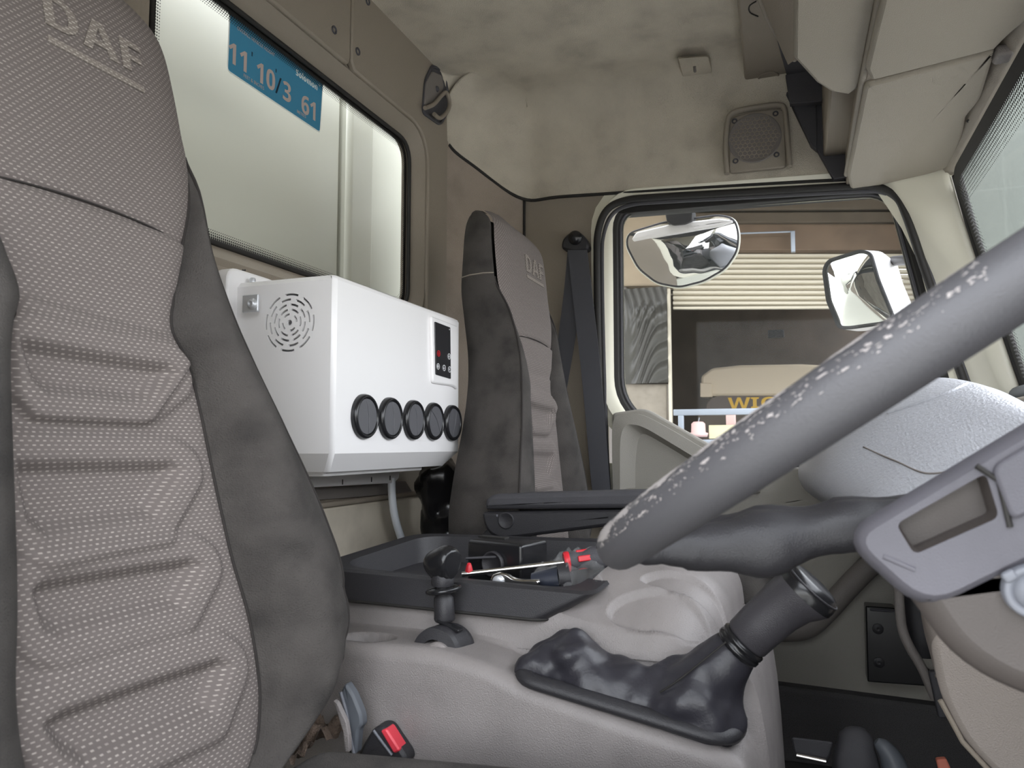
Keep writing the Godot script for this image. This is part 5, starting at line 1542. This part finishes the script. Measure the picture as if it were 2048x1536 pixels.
func gear_lever() -> void:
	var gl := thing("gear_lever", "gear lever with a black grip and a creased black leather gaiter in a frame", "gear lever", Vector3(-0.2, 0.46, 0.16))
	var st := mb()
	var fr := rounded(pts([[-0.312, 0.483, 0.212], [-0.078, 0.442, 0.212], [-0.070, 0.447, 0.120], [-0.305, 0.492, 0.120]]), [0.025, 0.03, 0.04, 0.02], 6)
	tube(st, fr, 0.011, 12, true, 0.7)
	obj("gaiter_frame", st, M.black, gl)
	st = mb(); slab(st, moved(fr, Vector3(0, -0.002, 0)), Vector3(0, -0.012, 0), 0.001); obj("base_plate", st, M.black, gl)
	var h0 := Z(1088, 1345, 0.175); var h1 := Z(1138, 1326, 0.165); var m0 := Z(1210, 1395, 0.165); var m1 := Z(1290, 1415, 0.168)
	var n0 := Z(1385, 1388, 0.165); var n1 := Z(1474, 1297, 0.168); var low := Z(1395, 1425, 0.17)
	var b0 := Vector3(-0.29, 0.478, 0.168); var b1 := Vector3(-0.10, 0.444, 0.168)
	var nz := FastNoiseLite.new(); nz.seed = 4; nz.frequency = 18.0; nz.fractal_octaves = 2
	st = mb()
	skin(st, Vector3(-0.335, 0.42, 0.09), Vector3(-0.03, 0.575, 0.24), 0.0035, func(p: Vector3) -> float:
		var d := cap(p, h0, h1, 0.027, 0.030)
		d = smin(d, cap(p, h1, m0, 0.028, 0.034), 0.03)
		d = smin(d, cap(p, m0, m1, 0.032, 0.034), 0.03)
		d = smin(d, cap(p, m1, low, 0.030, 0.036), 0.03)
		d = smin(d, cap(p, n0, n1, 0.046, 0.0245), 0.028)
		d = smin(d, cap(p, b0, b1, 0.026, 0.030), 0.03)
		var along := (p - n0).dot((n1 - n0).normalized())
		d += 0.010 * nz.get_noise_3dv(p * 0.9) * (1.0 - smoothstep(0.02, 0.07, along))
		return maxf(d, (p - n1).dot((n1 - n0).normalized()) - 0.001))
	var ga := obj("gaiter", st, M.leather, gl)
	st = mb()
	tube(st, catmull(PackedVector3Array([Z(1452, 1284, 0.196), Z(1410, 1318, 0.203), Z(1360, 1358, 0.206), Z(1320, 1385, 0.205)]), 5), 0.0011, 5)
	obj("seam", st, M.rubber, ga)
	var axis := (Z(1602, 1172, 0.172) - Z(1478, 1293, 0.168)).normalized()
	var base := Z(1476, 1295, 0.168)
	st = mb(); lathe(st, base, axis, [[0.0235, -0.004], [0.0265, 0.0], [0.0265, 0.003], [0.0238, 0.005], [0.0262, 0.007], [0.0262, 0.010], [0.022, 0.013], [0.0001, 0.013]], 28); obj("collar", st, M.black_gloss, gl)
	# grip: rings along the axis, the head drawn out to the front
	var e := Vector3(0.7, -0.71, 0) - axis * axis.dot(Vector3(0.7, -0.71, 0)); e = (Vector3(axis.y, -axis.x, 0)).normalized()
	var f := axis.cross(e).normalized()
	var rings := []
	for q in [[0.012, 0.001, 0.0], [0.012, 0.0225, 0.0], [0.016, 0.0250, 0.0], [0.04, 0.0258, 0.0], [0.065, 0.0265, 0.001], [0.082, 0.0285, 0.003], [0.092, 0.0312, 0.006], [0.100, 0.0330, 0.008]]:
		var ring := PackedVector3Array()
		for i in 32: ring.append(base + axis * q[0] * 0.94 + e * (q[2] + cos(TAU * i / 32) * q[1]) + f * sin(TAU * i / 32) * q[1] * 0.92)
		rings.append(ring)
	st = mb(); loft(st, rings); var grip := obj("grip", st, M.grip_skin, gl)
	rings = [rings[7]]
	for q in [[0.107, 0.0332, 0.008], [0.113, 0.0318, 0.008], [0.118, 0.028, 0.0075], [0.120, 0.022, 0.007], [0.1205, 0.0001, 0.007]]:
		var ring := PackedVector3Array()
		for i in 32: ring.append(base + axis * q[0] * 0.94 + e * (q[2] + cos(TAU * i / 32) * q[1]) + f * sin(TAU * i / 32) * q[1] * 0.92)
		rings.append(ring)
	st = mb(); loft(st, rings); obj("head_cap", st, M.black_gloss, gl)
	st = mb()
	tube(st, rings[2], 0.0012, 6, true); obj("cap_rim", st, M.black, gl)

# ---------------------------------------------------------------- wheel, column, dashboard and footwell
const WHEEL := Vector3(0.07, 0.8072, 0.48)
const RAKE := 0.593412     # 34 degrees
const RIM := 0.235
func on_wheel(t: float, n: float, z: float) -> Vector3:
	return Vector3(WHEEL.x + t * cos(RAKE) - n * sin(RAKE), WHEEL.y + t * sin(RAKE) + n * cos(RAKE), z)
func wheel_poly(l: Array, z: float) -> PackedVector3Array:
	var o := PackedVector3Array()
	for q in l: o.append(on_wheel(q[0], q[1], z))
	return o
func rim_point(a: float, b: float, r: float) -> Vector3:      # a round the wheel, b round the tube
	var d := RIM + r * cos(b)
	return on_wheel(-d * cos(a), r * sin(b), WHEEL.z + d * sin(a))

func driving_controls() -> void:
	var st := mb()
	var sw := thing("steering_wheel", "large dark steering wheel with a worn scuffed rim crossing the right foreground", "steering wheel", WHEEL)
	var rings := []
	for i in 145:
		var ring := PackedVector3Array()
		for j in 20: ring.append(rim_point(TAU * i / 144, TAU * j / 20, 0.0158))
		rings.append(ring)
	loft(st, rings)
	var rim := obj("rim", st, M.wheel_skin, sw)
	# where hands have rubbed the skin pale
	var nz := FastNoiseLite.new(); nz.seed = 12; nz.frequency = 1.0; nz.fractal_octaves = 4
	var ragged := FastNoiseLite.new(); ragged.seed = 31; ragged.frequency = 1.0; ragged.fractal_octaves = 3
	var spots := mb(); var any := 0
	var blobs := [[0.50, 0.80, 0.10, 0.42], [0.66, 1.02, 0.06, 0.26], [0.84, 1.20, 0.09, 0.22], [1.02, 1.26, 0.05, 0.22], [1.16, 1.30, 0.07, 0.18], [0.38, 1.25, 0.05, 0.22], [0.26, 0.55, 0.03, 0.12], [1.36, 1.32, 0.06, 0.14], [1.02, 0.62, 0.012, 0.05], [1.30, 0.75, 0.010, 0.04]]
	for i in 900:
		for j in 70:
			var a := lerpf(0.1, 1.6, (i + 0.5) / 900.0); var b := lerpf(0.3, 1.9, (j + 0.5) / 70.0)
			var w := 0.0
			for q in blobs: w = maxf(w, 1.25 - sqrt(pow((a - q[0]) / q[2], 2) + pow((b - q[1]) / q[3], 2)))
			if w + 0.55 * nz.get_noise_2d(a * 14.0, b * 3.0) + 0.55 * ragged.get_noise_2d(a * 60.0, b * 9.0) < 0.30: continue
			any += 1
			var q := []
			for c in [[0, 0], [1, 0], [1, 1], [0, 1]]: q.append(rim_point(lerpf(0.1, 1.6, (i + c[0]) / 900.0), lerpf(0.3, 1.9, (j + c[1]) / 70.0), 0.01602))
			quad(spots, q[0], q[1], q[2], q[3], 0)
	if any: obj("worn_patches", spots, M.worn, rim).set_meta("kind", "stuff")
	# hub with a broad lower spoke and side spokes
	st = mb()
	var H := func(t: float, n: float, z: float) -> Vector3: return on_wheel(t, n, z)
	var hc: Vector3 = H.call(0.0, -0.035, 0.48)
	var lo := on_wheel(-0.26, -0.10, 0.22).min(on_wheel(0.26, 0.02, 0.22)).min(on_wheel(-0.26, 0.02, 0.22)).min(on_wheel(0.26, -0.1, 0.22))
	skin(st, Vector3(-0.17, 0.56, 0.235), Vector3(0.28, 0.97, 0.725), 0.008, func(p: Vector3) -> float:
		var d := p - WHEEL
		var t := d.x * cos(RAKE) + d.y * sin(RAKE); var n := -d.x * sin(RAKE) + d.y * cos(RAKE); var z := d.z
		var v := Vector3(t, n, z)
		var hub := cap(v, Vector3(-0.03, -0.105, 0.0), Vector3(0.03, -0.110, 0.0), 0.02, 0.02)
		for s in [-1.0, 1.0]:
			hub = smin(hub, cap(v, Vector3(-0.222, -0.008, 0.060 * s), Vector3(-0.185, -0.030, 0.035 * s), 0.010, 0.012), 0.02)
			hub = smin(hub, cap(v, Vector3(-0.185, -0.030, 0.035 * s), Vector3(-0.150, -0.050, 0.025 * s), 0.012, 0.019), 0.02)
			hub = smin(hub, cap(v, Vector3(-0.150, -0.050, 0.025 * s), Vector3(-0.095, -0.070, 0.02 * s), 0.019, 0.013), 0.02)
			hub = smin(hub, cap(v, Vector3(-0.095, -0.070, 0.02 * s), Vector3(-0.04, -0.095, 0.015 * s), 0.013, 0.014), 0.02)
		return hub)
	obj("hub", st, M.black, sw)
	# steering column cowl
	var cc := thing("steering_column", "grey steering column cowl with a switch pocket behind the wheel", "steering column", on_wheel(0, -0.15, 0.48))
	var zc := 0.600
	var out := rounded(wheel_poly([[-0.096, -0.067], [0.20, -0.067], [0.20, -0.128], [-0.086, -0.113]], zc), [0.012, 0.004, 0.004, 0.016], 5)
	var hole := rounded(wheel_poly([[-0.0745, -0.0705], [-0.0225, -0.0715], [-0.031, -0.0935], [-0.0765, -0.0885]], zc), 0.004, 5)
	st = mb()
	strip(st, out, hole, true, -1)
	var edge := moved(inset(out, -0.006), Vector3(0, 0, -0.008))
	var edge2 := moved(inset(out, -0.002), Vector3(0, 0, -0.002))
	var mid_c := on_wheel(0.06, -0.15, zc)
	var far_r := PackedVector3Array(); var far_q := PackedVector3Array()
	for p in edge:
		far_r.append(mid_c + (p - mid_c) * 0.80 + Vector3(0, 0, -0.07)); far_q.append(mid_c + (p - mid_c) * 0.35 + Vector3(0, 0, -0.22))
	loft(st, [out, edge2, edge, far_r, far_q], true, 1)
	fill(st, far_q)
	strip(st, hole, moved(hole, Vector3(0, 0, -0.016)), true, 2)
	obj("upper_cowl", st, M.column, cc)
	st = mb(); fill(st, moved(hole, Vector3(0, 0, -0.016))); strip(st, moved(hole, Vector3(0, 0, -0.001)), moved(inset(hole, 0.002), Vector3(0, 0, -0.015)), true, 1); obj("switch_pocket", st, M.column_low, cc)
	st = mb(); tube(st, wheel_poly([[-0.090, -0.0815], [-0.081, -0.095]], zc - 0.0005), 0.0016, 8); obj("corner_rib", st, M.column, cc)
	st = mb(); slab(st, rounded(wheel_poly([[-0.019, -0.070], [0.19, -0.070], [0.19, -0.105], [-0.028, -0.098]], zc + 0.004), 0.006, 4), Vector3(0, 0, -0.004), 0.002); obj("raised_panel", st, M.column, cc)
	st = mb(); tube(st, wheel_poly([[-0.024, -0.066], [-0.020, -0.078], [-0.030, -0.1]], zc + 0.001), 0.0016, 6); obj("panel_gap", st, M.rubber, cc)
	st = mb()
	var lowp := rounded(wheel_poly([[-0.090, -0.100], [0.20, -0.106], [0.20, -0.26], [-0.045, -0.215], [-0.094, -0.150]], zc - 0.004), [0.004, 0.004, 0.02, 0.05, 0.03], 6)
	slab(st, lowp, Vector3(0, 0, -0.22), 0.012)
	obj("lower_cowl", st, M.column_low, cc)
	st = mb(); slab(st, wheel_poly([[-0.075, -0.100], [0.19, -0.100], [0.19, -0.150], [-0.075, -0.140]], zc - 0.012), Vector3(0, 0, -0.05), 0.002); obj("inner_shell", st, M.column_low, cc)
	var ig := on_wheel(-0.041, -0.1315, zc)
	st = mb(); lathe(st, ig, Vector3(0, 0, 1), [[0.0135, -0.006], [0.0135, 0.003], [0.0125, 0.0042], [0.0100, 0.0042], [0.0090, 0.002], [0.0082, 0.002], [0.0082, 0.0045], [0.0001, 0.0045]], 32); obj("ignition_ring", st, M.pale_plastic, cc)
	st = mb(); rbox(st, Transform3D(Basis(Vector3(0, 0, 1), RAKE), ig + Vector3(-0.0105, 0.0075, 0.003)), Vector3(0.007, 0.006, 0.005), 0.002); obj("ring_lug", st, M.pale_plastic, cc)
	dashboard()

var dash_rings := []
# the point where that sight line meets a lofted surface
func cast(rings_: Array, a: float, b: float) -> Vector3:
	var d := ray(a, b); var best := 1e9; var hitp := Vector3.ZERO
	for k in rings_.size() - 1:
		var p: PackedVector3Array = rings_[k]; var q: PackedVector3Array = rings_[k + 1]
		for i in p.size() - 1:
			for t in [[p[i], p[i + 1], q[i + 1]], [p[i], q[i + 1], q[i]]]:
				var h = Geometry3D.ray_intersects_triangle(EYE, d, t[0], t[1], t[2])
				if h != null and EYE.distance_to(h) < best:
					best = EYE.distance_to(h); hitp = h
	return hitp

func dashboard() -> void:
	var da := thing("dashboard", "silver grey leather grained dashboard curving away behind the steering wheel", "dashboard", Vector3(0.3, 0.55, -0.5))
	var secs := [
		[-0.975, [[0.47, 0.79], [0.33, 0.860], [0.24, 0.89], [0.14, 0.86], [0.06, 0.80], [0.015, 0.74], [0.0, 0.69], [0.02, 0.65], [0.09, 0.62], [0.30, 0.58]]],
		[-0.70, [[0.47, 0.78], [0.34, 0.862], [0.24, 0.888], [0.14, 0.855], [0.06, 0.795], [0.012, 0.735], [-0.005, 0.685], [0.018, 0.645], [0.09, 0.615], [0.30, 0.575]]],
		[-0.45, [[0.47, 0.72], [0.36, 0.818], [0.27, 0.858], [0.17, 0.82], [0.09, 0.770], [0.035, 0.722], [0.018, 0.68], [0.045, 0.645], [0.11, 0.615], [0.30, 0.57]]],
		[-0.30, [[0.47, 0.68], [0.37, 0.778], [0.30, 0.818], [0.23, 0.785], [0.17, 0.745], [0.12, 0.705], [0.09, 0.67], [0.09, 0.640], [0.13, 0.612], [0.30, 0.57]]],
		[-0.245, [[0.47, 0.66], [0.385, 0.755], [0.325, 0.79], [0.28, 0.765], [0.235, 0.735], [0.19, 0.70], [0.15, 0.665], [0.125, 0.638], [0.145, 0.612], [0.30, 0.57]]],
		[-0.235, [[0.47, 0.65], [0.40, 0.735], [0.35, 0.77], [0.31, 0.75], [0.27, 0.72], [0.23, 0.69], [0.19, 0.66], [0.165, 0.64], [0.175, 0.62], [0.30, 0.58]]]]
	var cols := []
	for s in secs:
		var l := PackedVector3Array()
		for p in s[1]: l.append(Vector3(p[0], p[1], s[0]))
		cols.append(catmull(l, 4))
	dash_rings = []
	var n: int = cols[0].size()
	var steps := 8
	var along := []
	for i in n:
		var l := PackedVector3Array()
		for c in cols: l.append(c[i])
		along.append(catmull(l, steps))
	for k in along[0].size():
		var ring := PackedVector3Array()
		for i in n: ring.append(along[i][k])
		dash_rings.append(ring)
	var st := mb(); loft(st, dash_rings, false)
	var last: PackedVector3Array = dash_rings[-1]
	fill(st, last)
	var body := obj("padded_top", st, M.dash, da)
	for g in [[[[1777, 826], [1820, 812], [1870, 795], [1910, 780], [1934, 767]], 0.004, M.dash], [[[1727, 894], [1762, 910], [1796, 924], [1830, 940], [1858, 947], [1895, 944]], 0.0016, M.panel_grey]]:
		var l := PackedVector3Array()
		for q in g[0]:
			var h := cast(dash_rings, q[0], q[1])
			if h != Vector3.ZERO: l.append(h)
		if l.size() > 2:
			st = mb(); tube(st, catmull(l, 4), g[1], 6); obj("panel_seam", st, g[2], body)
	# shelf between the dash and the screen
	st = mb(); tube(st, pts([[0.458, 0.862, -0.97], [0.458, 0.862, 0.9]]), 0.018, 14); obj("screen_ledge", st, M.grey_blue, da)
	st = mb(); tube(st, pts([[0.435, 0.832, -0.97], [0.435, 0.832, 0.9]]), 0.018, 14); obj("vent_ledge", st, M.trim_light, da)
	st = mb(); slab(st, pts([[0.30, 0.57, -0.97], [0.52, 0.57, -0.97], [0.52, 0.57, 0.95], [0.30, 0.57, 0.95]]), Vector3(0, 0.03, 0), 0.004); obj("underside", st, M.black, da)
	# driver's side of the dash behind the column
	st = mb(); slab(st, rounded(pts([[0.31, 0.60, 0.15], [0.31, 0.79, 0.15], [0.46, 0.80, 0.15], [0.46, 0.60, 0.15]]), 0.02, 4), Vector3(0, 0, -0.3), 0.008); obj("instrument_housing", st, M.black, da)
	# knee panel under the column
	var kp := thing("knee_panel", "light greige lower dash panel under the steering column", "panel", Vector3(0.2, 0.3, 0.1))
	st = mb(); slab(st, rounded(onZ([[1861, 1285], [1880, 1390], [1925, 1480], [1985, 1545], [2200, 1720], [2300, 1250], [1960, 1200]], 0.10), [0.01, 0.02, 0.02, 0.02, 0.02, 0.01, 0.01], 4), Vector3(0.02, 0, -0.25), 0.008); obj("panel", st, M.knee, kp)
	st = mb(); tube(st, onZ([[1880, 1400], [1925, 1483], [1985, 1548]], 0.098), 0.003, 6); obj("panel_edge", st, M.trim, kp)
	var cb := thing("grey_cable", "grey cable running down past the black bracket plate to a plug", "cable", Z(1868, 1400, -0.45))
	st = mb(); tube(st, catmull(onZ([[1795, 1030], [1796, 1130], [1800, 1222], [1806, 1262], [1820, 1295], [1846, 1340], [1870, 1396]], -0.45), 6), 0.0085, 10); obj("cable", st, M.panel_grey, cb)
	st = mb(); rbox(st, frame(Z(1878, 1387, -0.42), Z(1886, 1420, -0.42) - Z(1872, 1355, -0.42), Vector3(0, 0, 1)), Vector3(0.075, 0.018, 0.018), 0.004); obj("plug", st, M.black_soft, cb)
	st = mb(); tube(st, onZ([[1870, 1352], [1882, 1352], [1892, 1416]], -0.41), 0.003, 6); obj("clip_wire", st, M.trim, cb)
	st = mb(); skin(st, Vector3(0.1, 0.36, -0.66), Vector3(0.34, 0.64, -0.42), 0.01, func(p: Vector3) -> float: return cap(p, Z(1825, 1120, -0.55), Z(1846, 1330, -0.55), 0.028, 0.024))
	tag(obj("black_boot", st, M.black), "black rubber boot hanging behind the grey cable", "rubber boot")
	# footwell
	st = mb(); slab(st, PackedVector3Array([Vector3(-0.45, 0.0, -0.93), Vector3(0.55, 0.0, -0.93), Vector3(0.55, 0.155, -0.93), Vector3(-0.45, 0.185, -0.93)]), Vector3(0, 0, -0.05), 0.01)
	var kk := obj("trim_5", st, M.carpet)
	tag(kk, "dark carpeted kick panel along the foot of the passenger door", "", "", "structure")
	var nz := FastNoiseLite.new(); nz.seed = 15; nz.frequency = 20.0
	var pb := thing("pedal_boot", "crumpled dark rubber boot standing in the footwell", "rubber boot", Z(1720, 1540, -0.35))
	st = mb(); skin(st, Vector3(-0.06, 0.10, -0.45), Vector3(0.2, 0.42, -0.22), 0.009, func(p: Vector3) -> float: return cap(p, Z(1708, 1492, -0.33), Z(1722, 1640, -0.33), 0.030, 0.045) + 0.012 * nz.get_noise_3dv(p)); obj("boot", st, M.black_soft, pb)
	var gh := thing("grey_duct", "curved pale grey duct rising from the footwell floor", "duct", Z(1800, 1550, -0.3))
	st = mb(); tube(st, catmull(onZ([[1752, 1482], [1772, 1500], [1788, 1530], [1800, 1580]], -0.32), 5), [0.006, 0.008, 0.010, 0.012, 0.013, 0.014, 0.015, 0.016, 0.017, 0.018, 0.019, 0.02, 0.02, 0.021, 0.021, 0.021], 14); obj("duct", st, M.grey_blue, gh)
	var pd := thing("foot_pedal", "dark foot pedal with a bright worn metal edge", "pedal", Z(1620, 1515, -0.35))
	st = mb(); slab(st, rounded(onZ([[1582, 1474], [1668, 1484], [1660, 1515], [1640, 1524], [1590, 1512]], -0.36), 0.006, 3), Vector3(0.0, -0.01, -0.03), 0.003); obj("pad", st, M.black_soft, pd)
	st = mb(); tube(st, onZ([[1593, 1511], [1625, 1517], [1652, 1522]], -0.355), 0.005, 8); obj("worn_edge", st, M.chrome, pd)
	st = mb(); slab(st, rounded(onZ([[1872, 1520], [1893, 1518], [1905, 1545], [1880, 1550]], -0.2), 0.003, 3), Vector3(0, 0, -0.01), 0.002)
	tag(obj("orange_tag", st, M.orange), "small orange tag at the bottom of the footwell", "tag")
